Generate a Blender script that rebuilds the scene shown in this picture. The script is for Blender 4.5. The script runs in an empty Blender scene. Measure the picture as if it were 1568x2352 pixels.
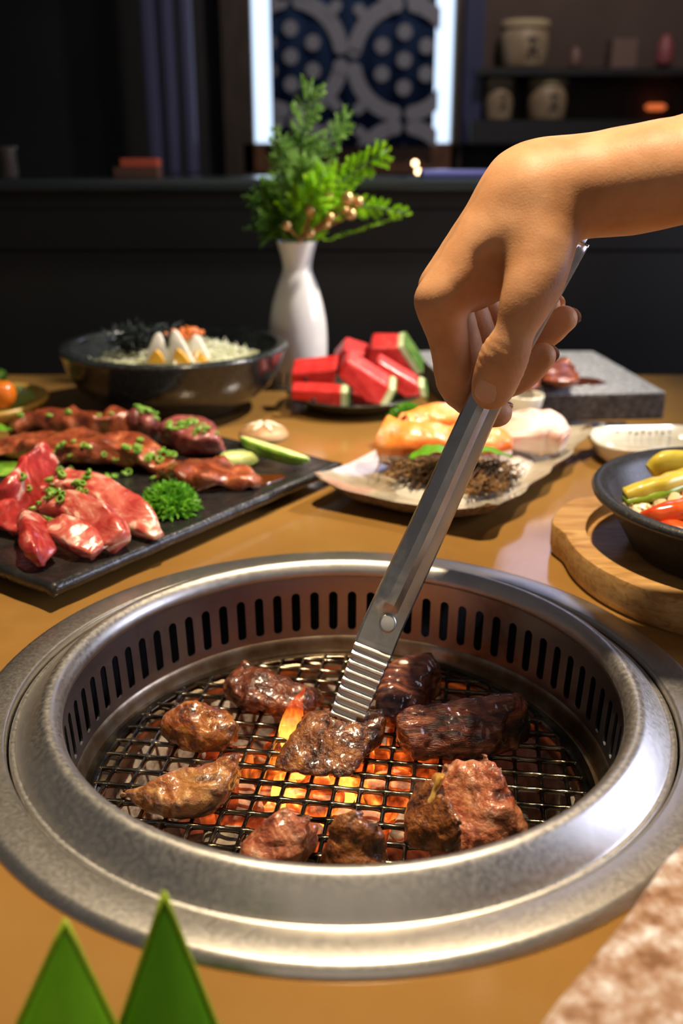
import bpy, bmesh, math, random
import numpy as np
from mathutils import Vector, Matrix, noise as mnoise
PI = math.pi
random.seed(7)
S = bpy.context.scene
COL = S.collection

# ------------------------------------------------------------------ camera
# world: x right, y away from camera, z up, origin = centre of the grill on the table top
FPX, PITCH, CAMH, CAMX, CAMY = 2287.0, 0.35876375, 0.24575677, 0.0007, 0.4085
cam_d = bpy.data.cameras.new('camera'); cam = bpy.data.objects.new('camera', cam_d); COL.objects.link(cam)
cam_d.sensor_fit = 'VERTICAL'; cam_d.sensor_height = 36.0; cam_d.sensor_width = 24.0
cam_d.lens = FPX / 2352 * 36.0
cam.location = (-CAMX, -CAMY, CAMH); cam.rotation_euler = (PI/2 - PITCH, 0, 0)
cam_d.clip_start = 0.01; cam_d.clip_end = 60
cam_d.dof.use_dof = True; cam_d.dof.focus_distance = 0.468; cam_d.dof.aperture_fstop = 7.0
S.camera = cam
# ------------------------------------------------------------------ world, lamps, exposure
w = bpy.data.worlds.new('world'); S.world = w; w.use_nodes = True
w.node_tree.nodes['Background'].inputs[0].default_value = (0.95, 0.95, 1.0, 1)
w.node_tree.nodes['Background'].inputs[1].default_value = 0.045
def spot(name, loc, target, energy, col, size=0.04, angle=70, blend=0.5):
    l = bpy.data.lights.new(name, 'SPOT'); o = bpy.data.objects.new(name, l); COL.objects.link(o)
    l.energy = energy; l.color = col; l.shadow_soft_size = size; l.spot_size = math.radians(angle); l.spot_blend = blend
    o.location = loc; o.rotation_euler = (Vector(target) - Vector(loc)).to_track_quat('-Z', 'Y').to_euler(); return o
def area(name, loc, target, energy, col, sx, sy):
    l = bpy.data.lights.new(name, 'AREA'); o = bpy.data.objects.new(name, l); COL.objects.link(o)
    l.shape = 'RECTANGLE'; l.size = sx; l.size_y = sy; l.energy = energy; l.color = col
    o.location = loc; o.rotation_euler = (Vector(target) - Vector(loc)).to_track_quat('-Z', 'Y').to_euler(); return o
spot('pendant_lamp_light', (0.05, 0.12, 1.15), (0.01, 0.07, 0.0), 66, (1.0, 0.79, 0.52), 0.022, 54, 0.85)
spot('next_table_lamp_light', (0.62, 0.60, 0.95), (0.00, 0.60, 0.10), 62, (1.0, 0.90, 0.77), 0.03, 46, 0.8)
area('window_daylight', (1.15, 0.22, 0.40), (0.1, 0.1, 0.08), 6, (0.72, 0.76, 1.0), 0.5, 0.5)
spot('added_back_wall_spot', (0.55, 1.55, 1.6), (0.35, 2.75, 0.5), 40, (1.0, 0.84, 0.74), 0.05, 80, 0.8)  # unseen spot added to brighten the curtain, jars and back wall
area('added_front_fill', (0.0, -1.5, 1.1), (0, 0.2, 0.1), 1.6, (1.0, 0.82, 0.64), 1.6, 0.8)  # unseen soft fill added behind the camera to lift front faces
S.view_settings.view_transform = 'Standard'; S.view_settings.look = 'None'
S.view_settings.exposure = 0.48; S.view_settings.gamma = 1.0; S.view_settings.use_curve_mapping = False

# ------------------------------------------------------------------ helpers: pixels to places
_cp, _sp = math.cos(PITCH), math.sin(PITCH)
def G(px, py, z):                       # where the ray of a pixel meets the height z
    x = (px-784)/FPX; y = -(py-1176)/FPX
    dy = _cp + y*_sp; dz = -_sp + y*_cp; t = (z-CAMH)/dz
    return Vector((x*t-CAMX, dy*t-CAMY, z))
def PD(px, py, Y):                      # where it meets the upright plane y = Y
    x = (px-784)/FPX; y = -(py-1176)/FPX
    dy = _cp + y*_sp; dz = -_sp + y*_cp; t = (Y+CAMY)/dy
    return Vector((x*t-CAMX, Y, CAMH+dz*t))
# ------------------------------------------------------------------ helpers: objects
WL = {}
def thing(name, label, cat, loc=(0,0,0), group=None):
    o = bpy.data.objects.new(name, None); COL.objects.link(o); o.location = loc; o.empty_display_size = 0.01
    o['label'] = label; o['category'] = cat
    if group: o['group'] = group
    WL[o] = Vector(loc); return o
def tag(o, label, cat, group=None, kind=None):
    o['label'] = label; o['category'] = cat
    if group: o['group'] = group
    if kind: o['kind'] = kind
    return o
def mk(name, verts, faces, mat, parent=None, smooth=True, label=None, origin=None):
    V = np.array([tuple(v) for v in verts], dtype=float).reshape(-1, 3)
    if parent is not None: org = WL[parent]
    elif origin is not None: org = Vector(origin)
    else: org = Vector((float((V[:,0].min()+V[:,0].max())/2), float((V[:,1].min()+V[:,1].max())/2), float(V[:,2].min())))
    V = V - np.array(org)
    me = bpy.data.meshes.new(name); me.from_pydata(V.tolist(), [], [tuple(int(i) for i in f) for f in faces]); me.update()
    o = bpy.data.objects.new(name, me); COL.objects.link(o)
    if parent is not None: o.parent = parent; WL[o] = WL[parent].copy()
    else: o.location = org; WL[o] = org
    if mat is not None: me.materials.append(mat)
    if smooth:
        me.polygons.foreach_set('use_smooth', [True]*len(me.polygons))
    bm = bmesh.new(); bm.from_mesh(me); bmesh.ops.recalc_face_normals(bm, faces=bm.faces); bm.to_mesh(me); bm.free()
    if label: o['label'] = label
    return o
def auto(o, deg=35):
    me = o.data
    bm = bmesh.new(); bm.from_mesh(me)
    for e in bm.edges:
        if len(e.link_faces) == 2 and e.calc_face_angle(0) > math.radians(deg): e.smooth = False
    bm.to_mesh(me); bm.free(); return o
def bevel(o, wdt, seg=2):
    m = o.modifiers.new('bevel', 'BEVEL'); m.width = wdt; m.segments = seg; m.limit_method = 'ANGLE'; m.angle_limit = math.radians(40); return o
def join(parts):
    V = []; F = []
    for v, f in parts:
        b = len(V); V += [tuple(x) for x in v]; F += [tuple(i+b for i in q) for q in f]
    return V, F
# ------------------------------------------------------------------ helpers: shapes
def box(c, s, rz=0, M=None):
    V = []
    for i in range(8):
        p = Vector(((i&1)-.5, ((i>>1)&1)-.5, ((i>>2)&1)-.5)); p = Vector((p.x*s[0], p.y*s[1], p.z*s[2]))
        if M is not None: p = M @ p
        elif rz: p = Matrix.Rotation(rz, 3, 'Z') @ p
        V.append(p + Vector(c))
    return V, [(0,2,3,1),(4,5,7,6),(0,1,5,4),(2,6,7,3),(0,4,6,2),(1,3,7,5)]
def lathe(prof, c=(0,0,0), n=64, closed=False, sx=1, sy=1):
    V = []; F = []; m = len(prof)
    for i in range(n):
        a = 2*PI*i/n
        for r, z in prof: V.append((c[0]+r*math.cos(a)*sx, c[1]+r*math.sin(a)*sy, c[2]+z))
    for i in range(n):
        j = (i+1) % n
        for k in range(m if closed else m-1):
            l = (k+1) % m
            F.append((i*m+k, j*m+k, j*m+l, i*m+l))
    if not closed:
        if prof[0][0] < 1e-3: pass
        F.append(tuple(i*m for i in range(n))[::-1]); F.append(tuple(i*m+m-1 for i in range(n)))
    return V, F
def prism(pts, z0, z1):
    n = len(pts); V = [(p[0], p[1], z0) for p in pts] + [(p[0], p[1], z1) for p in pts]
    F = [tuple(range(n))[::-1], tuple(range(n, 2*n))] + [(i, (i+1)%n, n+(i+1)%n, n+i) for i in range(n)]
    return V, F
def cr(pts, m):                          # Catmull-Rom through points (any dimension)
    P = np.array([tuple(p) if hasattr(p, '__len__') else (p,) for p in pts], float); n = len(P)
    Q = np.vstack([2*P[0]-P[1], P, 2*P[-1]-P[-2]]) if n > 1 else P
    out = []
    for i in range(m):
        t = (n-1)*i/(m-1); k = min(int(t), n-2); u = t-k
        a, b, c, d = Q[k], Q[k+1], Q[k+2], Q[k+3]
        out.append(.5*((2*b)+(-a+c)*u+(2*a-5*b+4*c-d)*u*u+(-a+3*b-3*c+d)*u**3))
    return np.array(out)
def loft(spine, W, H, n=24, m=36, p=2.4, up=(0,0,1), rolls=None, amp=0, freq=60, seed=0, amp2=0, freq2=250, flat=False):
    C = cr(spine, m); Wi = cr(W, m)[:,0]; Hi = cr(H, m)[:,0]
    R = cr(rolls, m)[:,0] if rolls else np.zeros(m)
    V = []; F = []
    up = Vector(up)
    for i in range(m):
        t = Vector(C[min(i+1, m-1)] - C[max(i-1, 0)]).normalized()
        s = t.cross(up)
        s = s.normalized() if s.length > 1e-4 else Vector((1,0,0))
        u = s.cross(t).normalized()
        if R[i]:
            q = Matrix.Rotation(R[i], 3, t); s = q @ s; u = q @ u
        for k in range(n):
            a = 2*PI*k/n; ca, sa = math.cos(a), math.sin(a)
            x = math.copysign(abs(ca)**(2/p), ca)*max(Wi[i], 1e-5); y = math.copysign(abs(sa)**(2/p), sa)*max(Hi[i], 1e-5)
            v = Vector(C[i]) + s*x + u*y
            if amp:
                o = Vector((seed*3.1, seed*1.7, seed*.9)); nv = mnoise.noise_vector(v*freq+o)
                v = v + nv*amp
            if amp2: v = v + (s*ca+u*sa)*(mnoise.noise(v*freq2)*amp2)
            V.append(v)
    for i in range(m-1):
        for k in range(n): F.append((i*n+k, i*n+(k+1)%n, (i+1)*n+(k+1)%n, (i+1)*n+k))
    b = len(V); V.append(sum((V[k] for k in range(n)), Vector())/n); V.append(sum((V[(m-1)*n+k] for k in range(n)), Vector())/n)
    for k in range(n): F.append((b, (k+1)%n, k)); F.append((b+1, (m-1)*n+k, (m-1)*n+(k+1)%n))
    return V, F
def tube(pts, r, n=8, m=None):
    m = m or len(pts)
    rr = r if hasattr(r, '__len__') else [r]*len(pts)
    return loft(pts, rr, rr, n=n, m=m, p=2)
# signed distance + surface nets: smooth organic bodies
def vnoise(X, Y, Z, f, seed=0):
    x, y, z = X*f+seed*7.3, Y*f+seed*3.7, Z*f+seed*5.1
    i, j, k = np.floor(x), np.floor(y), np.floor(z); u, v, w_ = x-i, y-j, z-k
    u = u*u*(3-2*u); v = v*v*(3-2*v); w_ = w_*w_*(3-2*w_)
    def h(a, b, c): 
        s = np.sin(a*127.1+b*311.7+c*74.7)*43758.5453; return s-np.floor(s)
    r = 0
    for di in (0,1):
        for dj in (0,1):
            for dk in (0,1):
                r = r + h(i+di, j+dj, k+dk)*(u if di else 1-u)*(v if dj else 1-v)*(w_ if dk else 1-w_)
    return r*2-1
def nets(fn, lo, hi, h, sparse=False):
    ns = [int(math.ceil((hi[i]-lo[i])/h))+1 for i in range(3)]
    ax = [lo[i]+h*np.arange(ns[i]) for i in range(3)]
    if sparse:
        c = 4; cx = [np.arange(lo[i], hi[i]+c*h, c*h)+1.5*h for i in range(3)]
        Dc = fn(*np.meshgrid(*cx, indexing='ij')).astype(np.float32)
        for d in range(3): Dc = np.repeat(Dc, c, axis=d)
        pad = [(0, max(0, ns[i]-Dc.shape[i])) for i in range(3)]
        D = np.pad(Dc, pad, mode='edge')[:ns[0], :ns[1], :ns[2]].copy()
        near = np.argwhere(np.abs(D) < c*h*1.6+.002)
        D[near[:,0], near[:,1], near[:,2]] = fn(*[ax[i][near[:,i]] for i in range(3)])
    else:
        X, Y, Z = np.meshgrid(*ax, indexing='ij'); D = fn(X, Y, Z)
    ins = D < 0
    sh = tuple(n-1 for n in ns)
    corners = [(a,b,c) for a in (0,1) for b in (0,1) for c in (0,1)]
    sm_n = np.zeros(sh, np.int8)
    for o in corners: sm_n += ins[o[0]:o[0]+sh[0], o[1]:o[1]+sh[1], o[2]:o[2]+sh[2]]
    act = (sm_n > 0) & (sm_n < 8)
    cell = np.argwhere(act); i, j, k = cell.T
    val = {o: D[i+o[0], j+o[1], k+o[2]].astype(float) for o in corners}
    acc = np.zeros((len(cell), 3)); cnt = np.zeros(len(cell))
    for a in corners:
        for d in range(3):
            if a[d] == 0:
                b = list(a); b[d] = 1; da, db = val[a], val[tuple(b)]; x_ = (da < 0) != (db < 0)
                t = np.where(x_, da/np.where(x_, da-db, 1), 0); cnt += x_
                for e in range(3): acc[:, e] += np.where(x_, a[e]+(t if e == d else 0), 0)
    idx = -np.ones(sh, np.int32); idx[act] = np.arange(len(cell))
    V = np.array(lo) + h*(cell + acc/cnt[:,None])
    F = []
    for d in range(3):
        e1, e2 = (d+1) % 3, (d+2) % 3
        A = np.moveaxis(ins, (d, e1, e2), (0, 1, 2)); I = np.moveaxis(idx, (d, e1, e2), (0, 1, 2))
        c = A[:-1] != A[1:]
        g = np.argwhere(c[:, 1:-1, 1:-1])
        i, j, k = g[:,0], g[:,1]+1, g[:,2]+1
        q = np.stack([I[i,j-1,k-1], I[i,j,k-1], I[i,j,k], I[i,j-1,k]], 1); a_ = A[i,j,k]
        q[~a_] = q[~a_][:, ::-1]; F += q.tolist()
    return V, F
def chunk(pts, k=0.0035, h=0.0014, amp=0.0016, f=110, amp2=0.0007, f2=420, seed=0, cuts=()):
    """rounded, uneven lump inside the convex hull of points"""
    bm = bmesh.new()
    for p in pts: bm.verts.new(p)
    r = bmesh.ops.convex_hull(bm, input=bm.verts)
    bm.normal_update(); cen = sum((Vector(p) for p in pts), Vector())/len(pts)
    pl = []
    for fc in bm.faces:
        n = fc.normal.copy(); d = n.dot(fc.verts[0].co)
        if n.dot(cen) > d: n = -n; d = -d
        if not any((n-m_).length < 1e-3 and abs(d-e_) < 1e-5 for m_, e_ in pl): pl.append((n, d))
    bm.free()
    P = np.array([tuple(p) for p in pts]); lo = P.min(0)-.006; hi = P.max(0)+.006
    def fn(X, Y, Z):
        D = 0
        for n, d in pl: D = D + np.exp(np.clip((n.x*X+n.y*Y+n.z*Z-d)/k, -60, 60))
        D = k*np.log(D) - k*1.3
        for (c, r_, dep) in cuts:
            D = D + dep*np.exp(-((X-c[0])**2+(Y-c[1])**2+(Z-c[2])**2)/(r_*r_))
        return D + amp*vnoise(X, Y, Z, f, seed) + amp2*vnoise(X, Y, Z, f2, seed+3)
    return nets(fn, lo, hi, h)
# ------------------------------------------------------------------ helpers: materials
def ramp(nt, stops, x=-200, y=0):
    r = nt.nodes.new('ShaderNodeValToRGB'); el = r.color_ramp.elements
    while len(el) > 1: el.remove(el[-1])
    for i, (p, c) in enumerate(stops):
        e = el[0] if i == 0 else el.new(p)
        e.position = p; e.color = (*c, 1) if len(c) == 3 else c
    return r
def M(name, base=(.5,.5,.5), rough=.5, metal=0, spec=.5, coat=0, coat_rough=.08, sss=0, sss_r=(.01,.004,.002), trans=0, ior=1.45,
      stops=None, nscale=20, ndetail=6, ndist=0, stretch=(1,1,1), bump=0, bscale=200, bdist=.001, rvar=0, emit=None, estr=0, kind='noise', nrough=.55, sheen=0, tl=0, cbump=.6, char=0):
    m = bpy.data.materials.new(name); m.use_nodes = True; nt = m.node_tree; b = nt.nodes['Principled BSDF']
    I = b.inputs
    I['Base Color'].default_value = (*base, 1); I['Roughness'].default_value = rough; I['Metallic'].default_value = metal
    I['Specular IOR Level'].default_value = spec; I['Coat Weight'].default_value = coat; I['Coat Roughness'].default_value = coat_rough
    I['IOR'].default_value = ior; I['Transmission Weight'].default_value = trans
    if sss: I['Subsurface Weight'].default_value = sss; I['Subsurface Radius'].default_value = sss_r; I['Subsurface Scale'].default_value = 1.0
    if emit: I['Emission Color'].default_value = (*emit, 1); I['Emission Strength'].default_value = estr
    tc = nt.nodes.new('ShaderNodeTexCoord'); mp = nt.nodes.new('ShaderNodeMapping'); mp.inputs['Scale'].default_value = stretch
    nt.links.new(tc.outputs['Object'], mp.inputs[0])
    if stops:
        if kind == 'voronoi':
            t = nt.nodes.new('ShaderNodeTexVoronoi'); t.inputs['Scale'].default_value = nscale; out = t.outputs['Distance']
        elif kind == 'wave':
            t = nt.nodes.new('ShaderNodeTexWave'); t.inputs['Scale'].default_value = nscale; t.inputs['Distortion'].default_value = ndist
            t.inputs['Detail'].default_value = ndetail; t.inputs['Detail Scale'].default_value = 2; out = t.outputs['Fac']
        else:
            t = nt.nodes.new('ShaderNodeTexNoise'); t.inputs['Scale'].default_value = nscale; t.inputs['Detail'].default_value = ndetail
            t.inputs['Roughness'].default_value = nrough; t.inputs['Distortion'].default_value = ndist; out = t.outputs['Fac']
        nt.links.new(mp.outputs[0], t.inputs['Vector'])
        r = ramp(nt, stops); nt.links.new(out, r.inputs[0]); nt.links.new(r.outputs[0], I['Base Color'])
        if char:                       # blackened crust patches
            tc2 = nt.nodes.new('ShaderNodeTexNoise'); tc2.inputs['Scale'].default_value = 48; tc2.inputs['Detail'].default_value = 5; tc2.inputs['Distortion'].default_value = .8; nt.links.new(tc.outputs['Object'], tc2.inputs['Vector'])
            rc2 = ramp(nt, [(.50,(1,1,1)),(.60,(.30,.22,.18)),(.68,(.05,.035,.03))]); nt.links.new(tc2.outputs['Fac'], rc2.inputs[0])
            mxc = nt.nodes.new('ShaderNodeMix'); mxc.data_type = 'RGBA'; mxc.blend_type = 'MULTIPLY'; mxc.inputs[0].default_value = char
            nt.links.new(r.outputs[0], mxc.inputs[6]); nt.links.new(rc2.outputs[0], mxc.inputs[7]); nt.links.new(mxc.outputs[2], I['Base Color'])
    if rvar:
        t2 = nt.nodes.new('ShaderNodeTexNoise'); t2.inputs['Scale'].default_value = bscale*.4; t2.inputs['Detail'].default_value = 4
        nt.links.new(mp.outputs[0], t2.inputs['Vector'])
        mr = nt.nodes.new('ShaderNodeMapRange'); mr.inputs[1].default_value = .3; mr.inputs[2].default_value = .7
        mr.inputs[3].default_value = max(rough-rvar, .02); mr.inputs[4].default_value = min(rough+rvar, 1)
        nt.links.new(t2.outputs['Fac'], mr.inputs[0]); nt.links.new(mr.outputs[0], I['Roughness'])
    if bump:
        t3 = nt.nodes.new('ShaderNodeTexNoise'); t3.inputs['Scale'].default_value = bscale; t3.inputs['Detail'].default_value = 4
        nt.links.new(mp.outputs[0], t3.inputs['Vector'])
        bp = nt.nodes.new('ShaderNodeBump'); bp.inputs['Strength'].default_value = bump; bp.inputs['Distance'].default_value = bdist
        nt.links.new(t3.outputs['Fac'], bp.inputs['Height']); nt.links.new(bp.outputs[0], I['Normal'])
        if coat:
            b2 = nt.nodes.new('ShaderNodeBump'); b2.inputs['Strength'].default_value = bump*cbump; b2.inputs['Distance'].default_value = bdist
            hsrc = t3
            if char:
                hsrc = nt.nodes.new('ShaderNodeTexNoise'); hsrc.inputs['Scale'].default_value = 620; hsrc.inputs['Detail'].default_value = 3; nt.links.new(tc.outputs['Object'], hsrc.inputs['Vector']); b2.inputs['Strength'].default_value = .35; b2.inputs['Distance'].default_value = .0006
            nt.links.new(hsrc.outputs['Fac'], b2.inputs['Height']); nt.links.new(b2.outputs[0], I['Coat Normal'])
    if tl:
        mo = nt.nodes['Material Output']; tr = nt.nodes.new('ShaderNodeBsdfTranslucent'); mx = nt.nodes.new('ShaderNodeMixShader'); mx.inputs[0].default_value = tl
        src = I['Base Color'].links[0].from_socket if I['Base Color'].links else None
        if src: nt.links.new(src, tr.inputs[0])
        else: tr.inputs[0].default_value = (*base, 1)
        nt.links.new(b.outputs[0], mx.inputs[1]); nt.links.new(tr.outputs[0], mx.inputs[2]); nt.links.new(mx.outputs[0], mo.inputs[0])
    return m
MT = {}
MT['table'] = M('table_laminate', rough=.13, spec=.5, stops=[(.35,(.245,.125,.030)),(.6,(.285,.150,.040)),(.75,(.225,.112,.028))], nscale=9, bump=.03, bscale=900, bdist=.0003, rvar=.03)
MT['steel'] = M('brushed_steel', rough=.42, metal=1, stops=[(.3,(.52,.50,.47)),(.55,(.60,.58,.55)),(.8,(.48,.46,.43))], nscale=40, ndetail=8, bump=.10, bscale=1200, bdist=.0001, rvar=.06)
MT['steel_worn'] = M('worn_steel', rough=.36, metal=1, stops=[(.25,(.50,.47,.43)),(.5,(.60,.57,.53)),(.8,(.55,.52,.48))], nscale=140, ndetail=9, nrough=.7, bump=.08, bscale=1600, bdist=.0001, rvar=.035)
MT['steel_wall'] = M('sooty_steel', rough=.33, metal=1, stops=[(.26,(.20,.15,.12)),(.36,(.29,.295,.33)),(.62,(.34,.345,.39)),(.8,(.31,.31,.34))], nscale=16, ndetail=5, bump=.04, bscale=700, bdist=.0001, rvar=.03)
MT['tong'] = M('tong_steel', rough=.34, metal=1, stops=[(.3,(.66,.64,.60)),(.7,(.76,.74,.72))], nscale=90, bump=.06, bscale=900, bdist=.0001, rvar=.05)
MT['grate'] = M('oiled_grate_steel', rough=.2, metal=1, stops=[(.36,(.02,.015,.010)),(.52,(.12,.095,.06)),(.68,(.42,.35,.25))], nscale=38, ndetail=5, bump=.3, bscale=500, bdist=.0004, coat=.5)
MT['dark'] = M('dark_cavity', (.012,.011,.010), .8)
MT['ash'] = M('ash_lining', rough=.9, stops=[(.35,(.10,.08,.065)),(.6,(.35,.31,.27)),(.75,(.5,.46,.42))], nscale=70, bump=.6, bscale=300, bdist=.002)

# ------------------------------------------------------------------ setting
TB = 0.68       # far edge of the table
FZ = -0.72
v, f = box((0, 1.2, FZ-.05), (8, 8, .1)); o = mk('floor', v, f, M('floor_dark', rough=.6, stops=[(.4,(.02,.017,.014)),(.6,(.03,.025,.02))], nscale=6), smooth=False); o['kind'] = 'structure'; o['label'] = 'dark restaurant floor'
WY = 2.75
mw = M('wall_dark', rough=.7, stops=[(.4,(.012,.012,.013)),(.6,(.018,.017,.017))], nscale=3)
v, f = box((0, WY+.05, .78), (8, .1, 3.0)); o = mk('wall_back', v, f, mw, smooth=False); o['kind'] = 'structure'; o['label'] = 'dark back wall of the restaurant'

# dining table with a round opening for the grill
X0, X1, Y0, Y1, TH = -.62, .78, -.36, TB, .035
n = 128; R0 = .1565
inner = [(R0*math.cos(2*PI*i/n), R0*math.sin(2*PI*i/n)) for i in range(n)]
outer = []
for x, y in inner:
    sx = (X1 if x > 0 else X0)/x if abs(x) > 1e-9 else 1e9; sy = (Y1 if y > 0 else Y0)/y if abs(y) > 1e-9 else 1e9
    s = min(sx, sy); outer.append((x*s, y*s))
for cx, cy in ((X0,Y0),(X0,Y1),(X1,Y0),(X1,Y1)):
    k = min(range(n), key=lambda i: (outer[i][0]-cx)**2+(outer[i][1]-cy)**2); outer[k] = (cx, cy)
V = [(x, y, z) for z in (0, -TH) for ring in (inner, outer) for x, y in ring]
F = []
for i in range(n):
    j = (i+1) % n
    F += [(i, n+i, n+j, j), (2*n+i, 2*n+j, 3*n+j, 3*n+i), (n+i, 3*n+i, 3*n+j, n+j), (i, j, 2*n+j, 2*n+i)]
tb = thing('dining_table', 'tan laminate dining table with a round charcoal grill set into it', 'table', (0, 0, FZ))
o = mk('tabletop', V, F, MT['table'], tb, smooth=False)
mleg = M('black_metal', (.02,.02,.02), .4, .8)
for x, y in ((X0+.06, Y0+.06), (X0+.06, Y1-.06), (X1-.06, Y0+.06), (X1-.06, Y1-.06)):
    v, f = box((x, y, (FZ-TH)/2), (.05, .05, -FZ-TH)); bevel(mk('leg', v, f, mleg, tb, smooth=False), .004)

# booth partition behind the table
mb = M('booth_black', rough=.42, stops=[(.4,(.010,.010,.009)),(.65,(.017,.015,.013))], nscale=2.5, stretch=(1,1,.15), bump=.1, bscale=60)
mcap = M('booth_cap', (.018,.024,.024), .22, coat=.3)
PT = PD(784, 411, .84).z
bp_ = thing('booth_partition', 'tall black booth partition behind the table with a narrow ledge', 'partition', (.1, .9, FZ))
v, f = box((.1, .92, (FZ+PT-.0135)/2), (3.4, .12, PT-.0135-FZ)); mk('panel', v, f, mb, bp_, smooth=False)
v, f = box((.1, .905, PT-.007), (3.4, .15, .014)); bevel(mk('ledge', v, f, mcap, bp_, smooth=False, label='thin dark ledge capping the partition'), .004, 3)
v, f = box((.1, .857, PT-.060), (3.4, .007, .050)); bevel(mk('rail', v, f, mb, bp_, smooth=False), .003)

# ------------------------------------------------------------------ table grill
gr = thing('table_grill', 'round stainless steel charcoal grill sunk into the tan table', 'grill', (0, 0, -.13))
pf = [(.1512,-.006),(.1512,.0026),(.1522,.0036),(.1530,.0038),(.1650,.0040),(.1668,.0036),(.1696,.0010),(.1700,-.0002),(.1690,-.0006),(.156,-.0006),(.156,-.006)]
mk('flange', *lathe(pf, n=160, closed=True), MT['steel_worn'], gr, label='flat worn steel flange lying on the table')
pc = [(.1470,-.005),(.1494,-.004),(.1503,-.0015),(.1500,.0006),(.1488,.0014),(.1478,.0010),(.1472,.0012),(.1466,.0024),(.1372,.0110),(.1360,.0122),(.1340,.0131),(.1318,.0129),(.1296,.0112),(.1279,.0088),(.1272,.0064),(.1274,.0040),(.1285,.0040),(.1290,.0062),(.1300,.0090),(.1340,.0112),(.1455,.0010),(.1462,-.005)]
mk('collar', *lathe(pc, n=200, closed=True), MT['steel'], gr, label='raised conical steel collar with a rounded rim')
# slotted inner wall: every slot is a real opening
NS, ZT, ZB = 72, .006, -.0345
def wall_pt(a, z):
    t = (ZT-z)/(ZT-ZB); r = .1290-.0022*t
    return (r*math.cos(a), r*math.sin(a), z)
V = []; F = []
hp = PI/NS; zc, zh = -.0182, .0123; sw = .0026/.128; cap = .0026
st = []
for k in range(9): a = PI*k/8; st.append((sw*math.cos(a), zc+zh-cap+cap*math.sin(a)))
for k in range(9): a = PI+PI*k/8; st.append((sw*math.cos(a), zc-zh+cap+cap*math.sin(a)))
rc = [(hp, zc+.004), (hp, zc+.012), (hp, ZT), (hp*.5, ZT), (0, ZT), (-hp*.5, ZT), (-hp, ZT), (-hp, zc+.012), (-hp, zc+.004),
      (-hp, zc-.004), (-hp, zc-.010), (-hp, ZB), (-hp*.5, ZB), (0, ZB), (hp*.5, ZB), (hp, ZB), (hp, zc-.010), (hp, zc-.004)]
m_ = len(st)
for i in range(NS):
    a0 = 2*PI*(i+.5)/NS; b = len(V)
    V += [wall_pt(a0+u, z) for u, z in st] + [wall_pt(a0+u, z) for u, z in rc]
    F += [(b+k, b+(k+1)%m_, b+m_+(k+1)%m_, b+m_+k) for k in range(m_)]
o = mk('slotted_wall', V, F, MT['steel_wall'], gr, label='sooty inner wall pierced by a ring of upright slots')
bm = bmesh.new(); bm.from_mesh(o.data); bmesh.ops.remove_doubles(bm, verts=bm.verts, dist=1e-5); bm.to_mesh(o.data); bm.free()
o.data.polygons.foreach_set('use_smooth', [False]*len(o.data.polygons))
sm = o.modifiers.new('thick', 'SOLIDIFY'); sm.thickness = .0012; sm.offset = 1
pl_ = [(.1282,-.0335),(.1266,-.0345),(.1258,-.0362),(.1250,-.0385),(.1238,-.0445),(.1232,-.0452),(.1150,-.0456),(.1135,-.0470),(.1130,-.0560),(.1142,-.0560),(.1148,-.0478),(.1240,-.0466),(.1262,-.0380),(.1285,-.0345)]
MT['ledge'] = M('browned_steel', rough=.36, metal=1, stops=[(.3,(.16,.095,.045)),(.5,(.30,.22,.14)),(.7,(.42,.37,.29))], nscale=60, ndetail=8, bump=.3, bscale=600, bdist=.0003)
mk('ledge', *lathe(pl_, n=160, closed=True), MT['ledge'], gr, label='narrow ledge that carries the grate')
ph = [(.1480,.0),(.1490,0.0),(.1490,-.125),(.0,-.125),(.0,-.124),(.1480,-.124)]
mk('housing', *lathe([(.1475,-.002),(.1495,-.002),(.1495,-.129),(.001,-.129),(.001,-.127),(.1475,-.127)], n=96, closed=True), MT['dark'], gr)
mk('fire_bowl', *lathe([(.1130,-.0555),(.1080,-.080),(.095,-.098),(.001,-.102),(.001,-.104),(.097,-.101),(.1105,-.081),(.1150,-.0555)], n=96, closed=True), MT['ash'], gr, label='ash grey fire bowl under the grate')

# grate: crossed bars, lifted off as one piece
GC = Vector((-.002, .0, -.0430)); GR = .1175; ROT = -math.radians(8.0); SP = .0121
gt = thing('grill_grate', 'oily steel wire grate glowing over the charcoal', 'grate', GC)
ring = lathe([(GR-.0016,-.0012),(GR+.0050,-.0012),(GR+.0054,-.0003),(GR+.0050,.0005),(GR-.0016,.0005),(GR-.0022,-.0003)], c=GC, n=140, closed=True)
mk('rim', *ring, MT['grate'], gt)
def bar_mesh(half, off):
    # flattened rounded bar with a little fillet at each crossing
    nx = max(6, int(half*2/.0015)); V = []; F = []
    for i in range(nx+1):
        x = -half+2*half*i/nx
        ph_ = (x/SP) % 1.0; dd = min(ph_, 1-ph_)*SP
        wdt = .00105 + .0011*math.exp(-(dd/.0013)**2)
        zt = .0012 - .0002*math.cos(2*PI*x/SP)*off
        for (yy, zz) in ((-1,-.9),(-1,.35),(-.55,1),(.55,1),(1,.35),(1,-.9)):
            V.append((x, yy*wdt, zz*zt))
    for i in range(nx):
        for k in range(6): F.append((i*6+k, i*6+(k+1)%6, (i+1)*6+(k+1)%6, (i+1)*6+k))
    F += [(0,1,2,3,4,5), tuple(nx*6+k for k in range(6))[::-1]]
    return V, F
for fam in (0, 1):
    for i in range(-9, 10):
        t = i*SP
        if abs(t) > GR-.003: continue
        half = math.sqrt(GR*GR-t*t)-.0002
        v, f = bar_mesh(half, 1 if fam else -1)
        A = Matrix.Rotation(ROT+(PI/2 if fam else 0), 3, 'Z'); off = A @ Vector((0, t, 0))
        mk('wire', [A @ Vector(p)+off+GC for p in v], f, MT['grate'], gt)

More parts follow.
